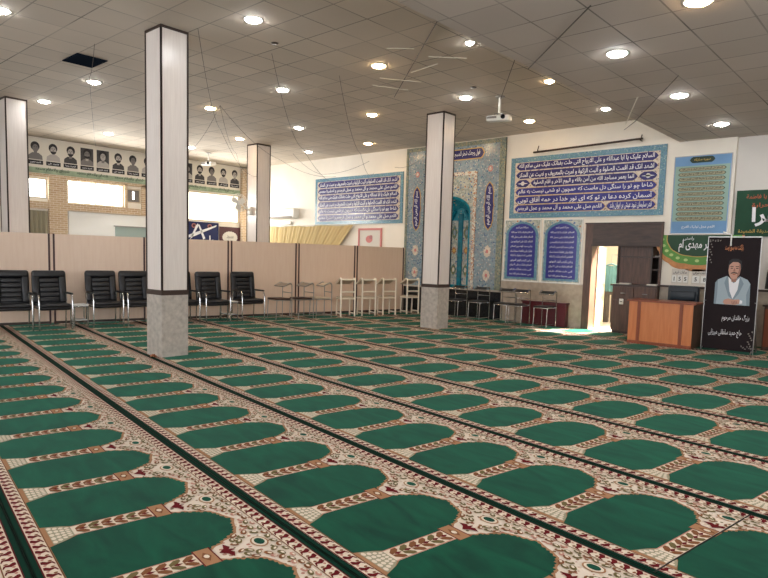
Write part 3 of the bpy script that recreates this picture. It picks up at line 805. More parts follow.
# niche: rim, faceted recess, back
b = MB(); inner = pointed(NX0+.04, NX1-.04, .7, 2.70, 3.06)
for i in range(N_-1): b.prism([outer[i], outer[i+1], inner[i+1], inner[i]], 0, .045, wall, 'teal')
b.build('niche_rim', t, world=True)
b = MB(); dep = .45; bx0, bx1 = -9.98, -9.34
back = pointed(bx0, bx1, .0, 2.45, 2.85)
inn = pointed(NX0+.0, NX1-.0, .0, 2.72, 3.12)
vs = [wall(a, c_, .0) for a, c_ in inn]+[wall(a, c_, -dep) for a, c_ in back]; n_ = len(inn)
b.add(vs, [(i, i+1, n_+i+1, n_+i) for i in range(n_-1)], 'tealtile'); b.flat(back, -dep, wall, 'tealtile')
b.prism(rect(NX0-.05, NX1+.05, 0, 3.2), -dep-.05, -dep-.03, wall, 'teal')
b.build('niche', t, world=True)
b = MB()
for x in (bx0, bx1): b.tube([wall(x, .7, -dep+.03), wall(x, 2.5, -dep+.03), wall((x-9.66)/2, 2.72, -dep+.06) if 0 else wall(x*.5-4.83, 2.78, -dep+.06)], .045, 'teal')
b.build('niche_pilaster', t, world=True)
# medallions and inscriptions
def cart_pts(x0, x1, z0, z1, tip=.3):
    h = (z1-z0); cz = (z0+z1)/2; t_ = h*tip
    return [(x0, cz), (x0+t_*.5, cz+h*.3), (x0+t_*1.2, z1), (x1-t_*1.2, z1), (x1-t_*.5, cz+h*.3), (x1, cz), (x1-t_*.5, cz-h*.3), (x1-t_*1.2, z0), (x0+t_*1.2, z0), (x0+t_*.5, cz-h*.3)]
def vcart(cx, z0, z1, w):
    h = w/2; return [(cx, z0), (cx+h*.7, z0+.1), (cx+h, z0+.25), (cx+h, (z0+z1)/2-.1), (cx+h*1.2, (z0+z1)/2), (cx+h, (z0+z1)/2+.1), (cx+h, z1-.25), (cx+h*.7, z1-.1), (cx, z1), (cx-h*.7, z1-.1), (cx-h, z1-.25), (cx-h, (z0+z1)/2+.1), (cx-h*1.2, (z0+z1)/2), (cx-h, (z0+z1)/2-.1), (cx-h, z0+.25), (cx-h*.7, z0+.1)]
b = MB(); tx = MB()
for cx in (-8.5, -10.82):
    for q, d_, k in ((vcart(cx, 2.22, 3.44, .27), .034, 'gold'), (vcart(cx, 2.25, 3.41, .23), .038, 'bluedeep')): b.flat(q, d_, wall, k)
    b.build('cartouche', t, world=True); b = MB()
    vm = lambda a, c_, d_: wall(cx-(c_), a, d_)
    vm = (lambda cx: (lambda a, c_, d_: wall(cx-c_, a, d_)))(cx)
    write(tx, 'بسم الله الرحمن الرحیم', 2.36, 3.3, -.08, .08, .042, vm, 'whitetext')
for q, d_, k in ((cart_pts(-9.98, -8.68, 4.02, 4.30), .034, 'gold'), (cart_pts(-9.95, -8.71, 4.045, 4.275), .038, 'bluedeep')): b.flat(q, d_, wall, k)
b.build('cartouche', t, world=True); b = MB()
write(tx, 'فول وجهک شطر المسجد الحرام', -9.85, -8.82, 4.07, 4.25, .042, wall, 'whitetext')
for z in (1.1, 1.7): 
    for cx in (-8.5, -10.82): b.flat(ell(cx, z, .11, .15, 8), .034, wall, 'creamtile'); b.flat(ell(cx, z, .04, .05, 8), .038, wall, 'rose'); b.build('medallion', t, world=True); b = MB()
for cx in (-10.82, -8.5): b.flat(ell(cx, 3.75, .07, .08, 8), .034, wall, 'rose'); b.flat(ell(cx, 3.75, .045, .05, 8), .038, wall, 'creamtile'); b.build('medallion', t, world=True); b = MB()
# panels on the back of the niche, either side of a teal strip
nb = -dep+.004
for c_ in (-9.855, -9.465):
    b.flat(rect(c_-.115, c_+.115, .8, 2.52), nb, wall, 'facade2')
    for z, rx, rz_, k1, k2 in ((2.2, .10, .2, 'olivetile', 'facade'), (1.72, .09, .12, 'rust', 'gold'), (1.2, .10, .16, 'olivetile', 'creamtile')):
        if k1 == 'rust': b.flat([(c_+rx*cos(2*PI*q/16)*(1 if q % 2 else .6), z+rz_*sin(2*PI*q/16)*(1 if q % 2 else .6)) for q in range(16)], nb+.004, wall, k1)
        else: b.flat([(c_-rx, z), (c_-rx*.5, z+rz_*.6), (c_, z+rz_), (c_+rx*.5, z+rz_*.6), (c_+rx, z), (c_+rx*.5, z-rz_*.6), (c_, z-rz_), (c_-rx*.5, z-rz_*.6)], nb+.004, wall, k1)
        b.flat(ell(c_, z, rx*.4, rz_*.4, 10), nb+.008, wall, k2)
b.prism(rect(-9.73, -9.59, .7, 2.7), -dep, -dep+.03, wall, 'teal')
b.build('tile_pattern', t, world=True); tx.build('lettering', t, world=True)
b = MB(); b.prism(rect(F0-.03, NX0-.02, 0, .70), 0, .05, wall, 'blackmarble'); b.prism(rect(NX1+.02, F1+.03, 0, .70), 0, .05, wall, 'blackmarble'); b.prism(rect(NX0-.02, NX1+.02, 0, .70), 0, .04, wall, 'blackmarble')
b.prism(rect(F0-.03, F1+.03, .70, .74), 0, .06, wall, 'granite'); b.build('plinth', t, world=True)

# ------------------------------------------------------------------ calligraphy panels
def cal_panel(label, x0, x1, z0, z1, rows, bord=.12, mpf=wall, d=0, group=None, name='calligraphy_mural', dk='bluedeep', bright=4):
    cx = (x0+x1)/2; t = thing(name, label, 'wall panel', mpf(cx, z0, d))
    MB().prism(rect(x0, x1, z0, z1), d, d+.025, mpf, 'turq').build('board', t, world=True)
    MB().prism(rect(x0+bord, x1-bord, z0+bord, z1-bord), d+.025, d+.028, mpf, 'creamtile').build('field', t, world=True)
    b = MB(); tx = MB(); n = len(rows); X0, X1 = x0+bord+.02, x1-bord-.02; H_ = (z1-z0-2*bord)/n
    for i, r in enumerate(rows):
        zt = z1-bord-i*H_; c0, c1 = zt-H_+.006, zt-.006
        k = 'bluetext' if i >= bright else dk
        segs = r if isinstance(r, list) else [(0, 1, r)]
        for a0, a1, s in segs:
            p0, p1 = X0+(X1-X0)*a0, X0+(X1-X0)*a1
            b.flat(cart_pts(p0, p1, c0, c1, .5), d+.031, mpf, 'gold' if i >= bright else 'creamtile'); b.flat(cart_pts(p0+.012, p1-.012, c0+.008, c1-.008, .5), d+.034, mpf, k)
            if s == '*':
                m_ = (p0+p1)/2; zm = (c0+c1)/2
                b.flat(ell(m_, zm, .05, .05, 10), d+.037, mpf, 'whitetext'); b.flat([(m_-.14, zm), (m_, zm+.02), (m_+.14, zm), (m_, zm-.02)], d+.037, mpf, 'whitetext')
            else: write(tx, s, p0+.09, p1-.09, c0+.018, c1-.018, d+.04, mpf, 'whitetext', .012)
    b.build('cartouche', t, world=True); tx.build('lettering', t, world=True)
    return t
LONG = ['السلام علیک یا ابا عبدالله و علی الارواح التی حلت بفنائک علیک منی سلام الله', 'اشهد انک قد اقمت الصلوة و آتیت الزکوة و امرت بالمعروف و نهیت عن المنکر', 'اللهم صل علی محمد و آل محمد و عجل فرجهم و احشرنا معهم',
        'شاها چو تو را سنگی دل ماست که همچون تو شهی نیست به عالم', 'آسمان کرده دعا بر تو که ای نور خدا در همه آفاق تویی', 'قدر سلیمان نبود عیش بر ایوان بلند']
cal_panel('large blue calligraphy panel with seven lines, above the doorway and two plaques', -7.92, -4.33, 2.51, 3.94,
          [LONG[0], LONG[1], [(0, .12, '*'), (.12, .88, 'انما یعمر مساجد الله من آمن بالله و الیوم الآخر و اقام الصلوة'), (.88, 1, '*')], LONG[3], LONG[4], [(0, .68, 'اللهم صل علی محمد و آل محمد و عجل فرجهم'), (.68, 1, LONG[5])]], bright=3)
cal_panel('blue calligraphy panel left of the mihrab above the framed picture', -15.0, -11.34, 2.45, 3.88,
          [LONG[1], LONG[2], LONG[0], LONG[1], LONG[3], LONG[2]], bord=.10, bright=6)
def plaque(x0, x1, z0, z1, label):
    t = thing('arched_plaque', label, 'wall plaque', wall((x0+x1)/2, z0, 0))
    MB().prism(rect(x0, x1, z0, z1), 0, .03, wall, 'white').build('mount', t, world=True)
    MB().prism(rect(x0+.02, x1-.02, z0+.02, z1-.02), .03, .034, wall, 'facade2').build('board', t, world=True)
    b = MB(); b.flat(pointed(x0+.05, x1-.05, z0+.05, z1-.36, z1-.05), .036, wall, 'turq'); b.flat(pointed(x0+.12, x1-.12, z0+.1, z1-.36, z1-.1), .039, wall, 'bluetext'); b.build('arch', t, world=True)
    for q, k in ((rect(x0+.02, x1-.02, z0+.02, z0+.06), 'facade2'),): pass
    tx = MB(); lines = ['بسم الله الرحمن الرحیم', 'السلام علیک یا ابا عبدالله', 'السلام علیک یابن رسول الله', 'السلام علیک یابن امیرالمومنین', 'و ابن سید الوصیین السلام', 'علیک یابن فاطمة سیدة نساء', 'العالمین السلام علیک یا ثارالله', 'و ابن ثاره و الوتر الموتور', 'السلام علیک و علی الارواح', 'التی حلت بفنائک علیکم', 'منی جمیعا سلام الله ابدا']
    for i, s in enumerate(lines):
        zc_ = z1-.2-i*.111; w_ = .16 if i == 0 else .29
        write(tx, s, (x0+x1)/2-w_, (x0+x1)/2+w_, zc_-.033, zc_+.033, .043, wall, 'whitetext', .004)
    tx.build('lettering', t, world=True)
plaque(-8.02, -7.05, 1.0, 2.48, 'arched blue prayer plaque next to the mihrab, left one of the pair')
plaque(-6.99, -6.02, 1.0, 2.47, 'arched blue prayer plaque next to the door frame, right one of the pair')

# light blue prayer sheet
x0, x1, z0, z1 = -4.17, -3.12, 2.12, 3.66
t = thing('prayer_sheet', 'light blue printed prayer sheet with green text bars, right of the big blue panel', 'poster', wall(-3.65, z0, 0))
MB().prism(rect(x0, x1, z0, z1), 0, .02, wall, 'steel').build('frame', t, world=True)
MB().prism(rect(x0+.015, x1-.015, z0+.015, z1-.015), .02, .024, wall, 'sky').build('sheet', t, world=True)
b = MB(); b.flat(rect(x0+.03, x1-.03, z0+.25, z1-.2), .026, wall, 'palegreen'); b.flat(cart_pts(-3.88, -3.42, z1-.15, z1-.03, .4), .03, wall, 'dkgreen'); tx = MB()
write(tx, 'سوره مبارکه', -3.8, -3.5, z1-.12, z1-.06, .034, wall, 'goldtext')
lines = ['السلام علی آل یس السلام علیک یا داعی الله', 'السلام علیک یا باب الله و دیان دینه', 'السلام علیک یا خلیفة الله و ناصر حقه', 'السلام علیک یا حجة الله و دلیل ارادته', 'السلام علیک یا تالی کتاب الله و ترجمانه', 'السلام علیک فی آناء لیلک و اطراف نهارک']
for i in range(11):
    z = z1-.27-i*.097
    b.flat(cart_pts(x0+.09, x1-.09, z-.036, z+.036, .6), .029, wall, 'dkgreen'); b.flat(cart_pts(x0+.105, x1-.105, z-.03, z+.03, .6), .031, wall, 'olivetile' if 0 else 'grey2')
    write(tx, lines[i % 6], x0+.16, x1-.16, z-.028, z+.028, .034, wall, 'dkgreen', .02)
write(tx, 'اللهم عجل لولیک الفرج', -3.95, -3.35, z0+.1, z0+.17, .027, wall, 'white', 0)
b.build('text_bar', t, world=True); tx.build('lettering', t, world=True)

# green scalloped banner
t = thing('scalloped_banner', 'green and orange scalloped banner above the two white calendars', 'banner', wall(-3.6, 1.4, 0))
def half_disc(cx, zt, w, h, n=24, sc=0, e=2.4):
    L = []
    for i in range(n+1):
        a = PI*i/n; r = 1+sc*abs(sin(a*7))
        c_, s_ = cos(a), sin(a)
        L.append((cx-w*r*math.copysign(abs(c_)**(2/e), c_), zt-h*r*abs(s_)**(2/e)))
    return L
b = MB(); cz = 2.1; cxx = -3.62
b.prism(half_disc(cxx, cz, .80, .70, 42, .03), .0, .012, wall, 'orange'); b.build('cloth', t, world=True)
b = MB(); b.flat(half_disc(cxx, cz, .76, .58, 42, .03), .014, wall, 'scale'); 
for i in range(13):
    a = PI*(i+.5)/13; c_, s_ = cos(a), sin(a)
    b.flat(ell(cxx-.69*math.copysign(abs(c_)**.83, c_), cz-.51*abs(s_)**.83, .04, .03, 10, 0), .017, wall, 'scalepale')
b.flat(half_disc(cxx, cz, .60, .43, 30, .02), .019, wall, 'gold'); b.flat(half_disc(cxx, cz, .58, .415, 30, .02), .021, wall, 'bannergreen'); b.build('border', t, world=True)
tx = MB(); write(tx, 'منتظر مهدی ام', -3.98, -3.2, 1.76, 2.0, .024, wall, 'whitetext', .02); write(tx, 'راستی', -3.9, -3.7, 1.99, 2.07, .024, wall, 'whitetext', .01); tx.build('lettering', t, world=True)

# calendars
def calendar(x0, x1, z0, z1, label, nums):
    t = thing('wall_calendar', label, 'calendar', wall((x0+x1)/2, z0, 0))
    MB().prism(rect(x0, x1, z0, z1), 0, .012, wall, 'paper').build('sheet', t, world=True)
    tx = MB(); write(tx, 'ساعات شرعی', x0+.03, x1-.03, z1-.11, z1-.03, .014, wall, 'ink', .01)
    w_ = (x1-x0)/len(nums)
    for i, s in enumerate(nums):
        tx.flat(rect(x0+w_*i+.012, x0+w_*(i+1)-.012, z0+.03, z1-.13), .0135, wall, 'white')
        write(tx, s, x0+w_*i+.03, x0+w_*(i+1)-.03, z0+.06, z1-.16, .015, wall, 'ink', .02, keep=True)
    tx.build('printing', t, world=True)
calendar(-4.08, -3.76, 1.12, 1.42, 'white prayer times sheet with three number boxes, under the scalloped banner', ['1', '5', '5'])
calendar(-3.70, -3.38, 1.12, 1.42, 'white prayer times sheet beside the first one, next to the portrait banner', ['5', '8'])

# green flag on the right wall
t = thing('green_flag', 'dark green cloth flag with white Persian lettering high on the right wall', 'flag', (-2.3, YW+.08, 2.05))
b = MB(); x0, x1, z0, z1 = -3.02, -1.45, 2.07, 2.94; vs = []; fs = []
for i in range(33):
    for j in range(2):
        vs.append((x0+(x1-x0)*i/32, YW+.055+.008*sin(i*.9), z0 if j else z1))
fs = [(i*2, i*2+1, i*2+3, i*2+2) for i in range(32)]
b.add(vs, fs, 'flaggreen', True); b.add([(x, y+.012, z) for x, y, z in vs], fs, 'flaggreen', True); b.build('cloth', t, world=True)
wf = lambda a, c_, d_: (a, YW+.045-d_, c_)
tx = MB(); write(tx, 'السلام علیک یا فاطمة', -2.85, -2.0, 2.74, 2.86, .004, wf, 'redtext', .02); write(tx, 'ان لقتلک حرارة', -2.75, -1.9, 2.6, 2.7, .004, wf, 'redtext', .02)
write(tx, 'یا زهرا', -2.74, -1.75, 2.26, 2.62, .006, wf, 'whitetext', .03); write(tx, 'السلام علیک ایتها الصدیقة الشهیدة', -2.95, -1.7, 2.11, 2.21, .004, wf, 'goldtext', .01); tx.build('lettering', t, world=True)

# curtain rod above the blue panel
t = thing('curtain_rod', 'thin dark rod fixed just above the large blue calligraphy panel', 'rod', wall(-6, 4.05, 0))
MB().cyl(wall(-7.3, 4.02, .1), wall(-4.8, 4.08, .1), .022, 'trim').build('rod', t, world=True)
for x in (-7.2, -4.85): MB().tube([wall(x, 4.05, 0), wall(x, 4.05, .1), wall(x+.03, 4.16, .1)], .012, 'trim').build('bracket', t, world=True)

# ------------------------------------------------------------------ left part of the mihrab wall, above the partition
t = thing('air_conditioner', 'white split air conditioner on the cream wall left of the blue panel', 'air conditioner', wall(-16.5, 2.65, 0))
b = MB(); x0, x1 = -17.3, -15.8
b.rbox(x0, x1, YW-.24, YW, 2.68, 3.0, .035, 'whitepl'); b.build('body', t, world=True)
MB().box(x0+.1, x1-.1, YW-.245, YW-.2, 2.69, 2.74, 'pgrey' if 0 else 'greypaper').build('louver', t, world=True)
MB().box(x0+.06, x1-.06, YW-.245, YW-.238, 2.78, 2.785, 'greypaper').build('seam', t, world=True)
t = thing('vent_box', 'slim white box fixed on the wall under the air conditioner', 'box', wall(-16.3, 2.5, 0))
MB().rbox(-16.7, -16.15, YW-.08, YW, 2.47, 2.58, .02, 'whitepl').build('body', t, world=True)
t = thing('swag_curtain', 'yellow cream curtain with slanting right edge under the air conditioner', 'curtain', wall(-15.2, 1.2, 0))
b = MB(); vs = []; n = 120; m_ = 8
for i in range(n+1):
    u = i/n
    for j in range(m_+1):
        v = j/m_; zt = 2.42-.03*sin(u*PI*3)**2; zb = .9
        xr = -13.2-.75*v*1.9; x = -17.3+(xr+17.3)*u; z = zt+(zb-zt)*v
        vs.append((x, YW-.09+.03*sin(u*2*PI*26)+.012*sin(u*2*PI*9), z))
fs = [(i*(m_+1)+j, i*(m_+1)+j+1, (i+1)*(m_+1)+j+1, (i+1)*(m_+1)+j) for i in range(n) for j in range(m_)]
b.add(vs, fs, 'curtain', True); b.build('cloth', t, world=True)
MB().cyl(wall(-17.3, 2.44, .07), wall(-13.15, 2.44, .07), .014, 'whitepl').build('rail', t, world=True)
t = thing('framed_picture', 'small framed rose coloured picture below the left blue panel', 'picture', wall(-12.6, 1.7, 0))
b = MB(); x0, x1, z0, z1 = -13.05, -12.1, 1.5, 2.32; w_ = .06
for q in border(x0, x1, z0, z1, w_): b.prism(q, 0, .03, wall, 'rose')
b.build('frame', t, world=True)
b = MB().prism(rect(x0+w_, x1-w_, z0+w_, z1-w_), 0, .015, wall, 'paper'); b.flat(ell(-12.6, 2.0, .14, .11, 12), .017, wall, 'rose'); b.flat(ell(-12.53, 2.06, .07, .06, 10), .019, wall, 'redstar'); b.build('print', t, world=True)

# ------------------------------------------------------------------ left wall things
t = thing('portrait_banner', 'long white banner with a row of black and white portraits under the ceiling', 'banner', lwall(9.5, 3.6, 0))
MB().prism(rect(6.0, 12.98, 3.53, 4.47), .02, .035, lwall, 'banner').build('cloth', t, world=True)
b = MB().flat(rect(6.0, 12.98, 3.53, 3.68), .037, lwall, 'bannergr'); tx = b
for i in range(6): write(b, 'شهدای والامقام مسجد', 6.3+i*1.1, 7.2+i*1.1, 3.58, 3.70, .04, lwall, 'dkgreen', .02)
b.build('slogan', t, world=True)
G = M['pgrey']
def portrait(cx, i):
    b = MB(); r = random.Random(i*7+1); z = 3.92
    bg = [None, None, None, 2, 2, None][i % 6]
    if bg is not None: b.flat(rect(cx-.18, cx+.18, z-.03, z+.46), .037, lwall, G[bg])
    top = 1 if i % 3 else 2
    b.flat([(cx-.18, z-.03), (cx+.18, z-.03), (cx+.17, z+.08), (cx+.08, z+.15), (cx-.08, z+.15), (cx-.17, z+.08)], .039, lwall, G[(i*2+1) % 3])
    b.flat(rect(cx-.04, cx+.04, z+.1, z+.2), .040, lwall, G[0 if i % 2 else 1])
    b.flat(ell(cx+r.uniform(-.01, .01), z+.325, .115, .125, 16), .041, lwall, G[3])
    b.flat(ell(cx, z+.27, .078, .105, 16), .043, lwall, G[0 if i % 3 else 1])
    if i % 2 or i == 2: b.flat(half_disc(cx, z+.235, .078, .075, 10, 0, 2), .045, lwall, G[3]); b.flat(ell(cx, z+.235, .03, .01, 8), .047, lwall, G[1])
    for s in (-1, 1): b.flat(ell(cx+s*.032, z+.30, .016, .007, 8), .046, lwall, G[3]); b.flat(rect(cx+s*.034-.02, cx+s*.034+.02, z+.318, z+.325), .046, lwall, G[3])
    b.flat([(cx-.008, z+.29), (cx+.008, z+.29), (cx+.015, z+.25), (cx-.015, z+.25)], .0455, lwall, G[1])
    po = b.build('portrait', t, world=True)
    b = MB().flat(rect(cx-.19, cx+.19, z-.16, z-.05), .039, lwall, G[3]); write(b, ['شهید حسین', 'شهید علی', 'شهید رضا', 'شهید محمد'][i % 4], cx-.14, cx+.14, z-.135, z-.075, .042, lwall, 'whitetext', .02); b.build('name_plate', po, world=True)
for i in range(15): portrait(6.32+i*.4585, i)
b = MB(); vs = []; n = 40
for i in range(n+1):
    for z in (2.5, .3): vs.append((XL+.12+.03*sin(i*1.4), 5.6+(6.58-5.6)*i/n, z))
b.add(vs, [(i*2, i*2+1, i*2+3, i*2+2) for i in range(n)], 'curtain2', True)
tag(b.build('window_curtain', origin=(XL+.12, 6.1, .3), world=True), 'olive grey curtain at the left edge beside the brick pier', 'curtain')
t = thing('white_board', 'wide white wall board below the bright left windows', 'board', lwall(8.2, 1.2, 0))
MB().prism(rect(7.16, 9.9, .9, 2.54), 0, .03, lwall, 'white').build('board', t, world=True)
MB().prism(rect(8.5, 9.9, 1.0, 2.18), .03, .04, lwall, 'tealboard').build('panel', t, world=True); MB().prism(rect(8.46, 9.9, 2.18, 2.21), .03, .06, lwall, 'steel').build('ledge', t, world=True)
t = thing('calligraphy_cloth', 'navy blue cloth with big white calligraphy right of the nearest column', 'banner', lwall(11.4, 1.5, 0))
MB().prism(rect(10.3, 12.1, 1.5, 2.49), .02, .035, lwall, 'navycloth').build('cloth', t, world=True)
for s_ in (10.55, 11.15, 11.75):
    b = MB(); b.flat(ell(s_, 2.36, .09, .08, 10), .037, lwall, 'redstar'); b.flat(ell(s_, 2.36, .05, .045, 10), .039, lwall, 'burg'); b.build('medallion', t, world=True)
b = MB(); mpw = lwall
b.flat([(10.95, 1.95), (11.2, 2.02), (12.0, 2.36), (12.02, 2.42), (11.1, 2.10), (10.9, 2.02)], .041, mpw, 'whitetext')
b.flat([(11.0, 1.9), (11.08, 1.95), (11.32, 2.36), (11.3, 2.44), (11.22, 2.36)], .041, mpw, 'whitetext'); b.flat([(11.3, 2.4), (11.36, 2.4), (11.58, 1.95), (11.5, 1.9)], .041, mpw, 'whitetext')
write(b, 'یا حسین', 10.8, 11.9, 1.62, 2.05, .041, mpw, 'whitetext', .03); b.build('lettering', t, world=True)
t = thing('burgundy_plaque', 'burgundy board with a pale scalloped emblem beside the brick corner', 'wall plaque', lwall(12.5, 1.6, 0))
MB().prism(rect(12.14, 12.97, 1.6, 2.38), .02, .04, lwall, 'burg').build('board', t, world=True)
b = MB().flat([(12.56+.3*cos(2*PI*i/40)*(1+.06*(i % 2)), 2.02+.2*sin(2*PI*i/40)*(1+.06*(i % 2))) for i in range(40)], .042, lwall, 'paper'); write(b, 'مسجد', 12.42, 12.7, 1.95, 2.1, .045, lwall, 'greypaper', .02); b.build('emblem', t, world=True)

# wall fan on the far left column
t = thing('wall_fan', 'white wall fan mounted on the column beside the air conditioner', 'fan', (-14.45, 10.4, 2.7))
MB().rbox(-14.52, -14.38, 10.34, 10.414, 2.55, 2.78, .02, 'whitepl').build('wall_bracket', t, world=True)
MB().tube([(-14.45, 10.36, 2.68), (-14.45, 10.2, 2.74), (-14.45, 10.1, 2.84)], .022, 'whitepl').build('arm', t, world=True)
hc = Vector((-14.42, 9.98, 2.86)); fd = Vector((.62, -.72, -.22)).normalized(); up = fd.orthogonal().normalized(); sd = fd.cross(up)
MB().tube([hc-fd*.14, hc-fd*.12, hc-fd*.02, hc], [.03, .06, .07, .04], 'whitepl', 16).build('motor', t, world=True)
b = MB()
for k in range(3):
    a0 = 2*PI*k/3; pts = []
    for q in range(9):
        a = a0+1.5*q/8; r_ = .07+.13*sin(PI*q/8)**.5; pts.append(hc+fd*(.03+.02*cos(a*3))+(up*cos(a)+sd*sin(a))*r_)
    pts.append(hc+fd*.04); n_ = len(pts); b.add(pts+[p_+fd*.006 for p_ in pts], [list(range(n_)), list(range(2*n_-1, n_-1, -1))]+[(i, (i+1) % n_, (i+1) % n_+n_, i+n_) for i in range(n_)], 'whitepl')
b.build('blade', t, world=True)
b = MB()
for r_, o_ in ((.24, 0), (.2, .05), (.13, .07), (.05, .08), (.2, -.04)):
    b.tube([hc+fd*o_+(up*cos(2*PI*k/28)+sd*sin(2*PI*k/28))*r_ for k in range(28)], .005 if r_ < .24 else .009, 'whitepl', 5, True)
for k in range(24):
    a = 2*PI*k/24; e_ = up*cos(a)+sd*sin(a); b.tube([hc+fd*.08+e_*.04, hc+fd*.06+e_*.17, hc+e_*.24, hc-fd*.05+e_*.15], .003, 'whitepl', 4)
b.build('guard', t, world=True)

# ------------------------------------------------------------------ ceiling things
def cyl_down(mb, c_, r, z0, z1, k): mb.lathe([(0, z0), (r, z0), (r, z1), (0, z1)], (c_[0], c_[1], 0), k, 24)
LG = 'recessed ceiling lamps'
ordn = ['nearest', 'second', 'third', 'fourth']
def downlight(x, y, z, warm, r, label):
    t = thing('recessed_ceiling_lamp', label, 'ceiling lamp', (x, y, z), 0, LG)
    b = MB().lathe([(r, -.004), (r+.02, -.006), (r+.022, 0), (r, 0), (r, -.004)], (0, 0, 0), 'whitepl', 28); b.build('rim', t)
    b = MB().lathe([(0, -.034), (r*.5, -.030), (r*.85, -.019), (r, -.004), (r, -.001), (0, -.001)], (0, 0, 0), 'warm' if warm else 'cool', 24); b.build('diffuser', t)
LX = [-6.86-2.4*i for i in range(5)]; LY = [4.95+2.4*j for j in range(4)]
D = [((254, 19), 0, 0, 0), ((93, 82), 2, 0, 0), ((43, 101), 3, 0, 0), ((106, 133), 4, 1, 0), ((209, 107), 2, 1, 1), ((238, 138), 3, 2, 1), ((281, 89), 1, 1, 0), ((298, 128), 2, 2, 0), ((379, 65), 0, 1, 1), ((370, 115), 1, 2, 1), ((367, 144), 2, 3, 1), ((464, 98), 0, 2, 0), ((528, 120), 0, 3, 1), ((191, 147), 4, 2, 0), ((307, 152), 3, 3, 0)]
labs = {(0, 0): 'large cool white round ceiling lamp right of the nearest column top', (2, 0): 'cool white round ceiling lamp beside the dark ceiling hatch', (3, 0): 'cool white round ceiling lamp next to the far left column top', (4, 1): 'cool white round ceiling lamp nearest the portrait banner, left of the nearest column', (2, 1): 'small warm round ceiling lamp just right of the nearest column',
        (3, 2): 'small warm round ceiling lamp above the left wall fan column', (1, 1): 'cool white round ceiling lamp second to the right of the nearest column', (2, 2): 'cool white round ceiling lamp between the nearest column and the left blue panel', (0, 1): 'warm round ceiling lamp at the upper middle of the picture', (1, 2): 'warm round ceiling lamp left of the mihrab column, middle of three warm ones',
        (2, 3): 'farthest warm round ceiling lamp, above the left blue panel', (0, 2): 'cool white round ceiling lamp between the mihrab column and the projector', (0, 3): 'warm round ceiling lamp just right of the white projector', (4, 2): 'cool white ceiling lamp just right of the nearest column, close to the portraits', (3, 3): 'cool white round ceiling lamp farthest back, above the cream wall'}
for _, i, j, w_ in D: downlight(LX[i], LY[j], ZH, w_, .105, labs[(i, j)])
downlight(LX[1], LY[0], ZH, 0, .105, 'cool round ceiling lamp hidden by the nearest column')
downlight(LX[1], LY[3], ZH, 1, .105, 'warm round ceiling lamp hidden by the mihrab column')
for j, (w_, la) in enumerate(((0, 'small cool ceiling spot beside the ceiling step at the top centre'), (1, 'small warm ceiling spot beside the ceiling step, middle one'), (0, 'small cool ceiling spot beside the ceiling step, above the big blue panel'))):
    downlight(-5.13, 7.34+j*2.35, ZH, w_, .055 if j == 0 else .075, la)
for j, la in enumerate(('big cool white lamp in the low ceiling, left one of the diagonal three', 'big cool white lamp in the low ceiling, middle one of the diagonal three', 'cool white lamp in the low ceiling above the light blue prayer sheet')):
    downlight(-3.03, 7.34+j*2.32, ZL, 0, .11, la)
downlight(-1.88, 6.35, ZL, 1, .12, 'warm round lamp in the low ceiling at the top right edge of the picture')
for (x, y, z, w_, la) in ((-9.2, 2.74, ZH, 0, 'ceiling lamp at the top left corner of the picture'), (-6.86, 2.5, ZH, 0, 'ceiling lamp above the camera, left'), (-3.0, 4.9, ZL, 0, 'low ceiling lamp overhead'), (-3.0, 2.4, ZL, 0, 'low ceiling lamp just left of the camera'), (0.6, 4.9, ZL, 0, 'low ceiling lamp on the right side of the hall'), (0.6, 9.7, ZL, 0, 'low ceiling lamp far on the right side of the hall'), (-.6, 0, ZL, 1, 'low ceiling lamp directly behind the camera')):
    downlight(x, y, z, w_, .105, la)

t = thing('ceiling_hatch', 'dark open ceiling hatch left of the nearest column', 'ceiling hatch', (-10.4, 4.35, ZH))
MB().box(-10.74, -10.19, 4.09, 4.52, ZH-.012, ZH-.006, 'vent').build('shade_panel', t, world=True)  # flat dark panel, its colour stands in for shade inside the hole
b = MB(); 
for q in ((-10.76, -10.17, 4.07, 4.09), (-10.76, -10.17, 4.52, 4.54), (-10.76, -10.74, 4.09, 4.52), (-10.19, -10.17, 4.09, 4.52)): b.box(*q, ZH-.014, ZH, 'vent')
b.build('frame', t, world=True)
for i, (x, y, z, la) in enumerate(((-7.35, 5.68, ZH, 'small dark round detector on the ceiling right of the first big lamp'), (-6.35, 9.25, ZH, 'small dark round detector on the ceiling left of the white projector'), (-1.6, 8.3, ZL, 'small dark round detector on the low ceiling near the right picture edge'))):
    b = MB().lathe([(0, -.012), (.045, -.01), (.055, 0), (0, 0)], (x, y, z), 'trim', 16); tag(b.build('smoke_detector', origin=(x, y, z), world=True), la, 'detector')
# projectors
def projector(x, y, drop, rz, label, s=1.0):
    t = thing('ceiling_projector', label, 'projector', (x, y, ZH), rz)
    MB().lathe([(0, -.02), (.08, -.02), (.09, 0), (0, 0)], (0, 0, 0), 'steel', 20).build('ceiling_plate', t)
    MB().cyl((0, 0, -.02), (0, 0, -drop), .02, 'whitepl').build('pole', t)
    b = MB(); z = -drop
    for a in range(4): b.tube([(0, 0, z), (.1*cos(a*PI/2+.8), .1*sin(a*PI/2+.8), z-.03), (.12*cos(a*PI/2+.8), .12*sin(a*PI/2+.8), z-.06)], .009, 'steel', 6)
    b.build('bracket', t)
    bo = MB().rbox(-.21*s, .21*s, -.15*s, .15*s, z-.15, z-.05, .02, 'whitepl', Matrix.Rotation(.12, 3, 'X')).build('body', t)
    MB().cyl((.1*s, -.13*s, z-.1), (.1*s, -.17*s, z-.1), .04, 'lens').build('lens', bo)
    MB().box(-.2*s, -.02, -.153*s, -.149*s, z-.12, z-.08, 'greypaper').build('grille', bo)
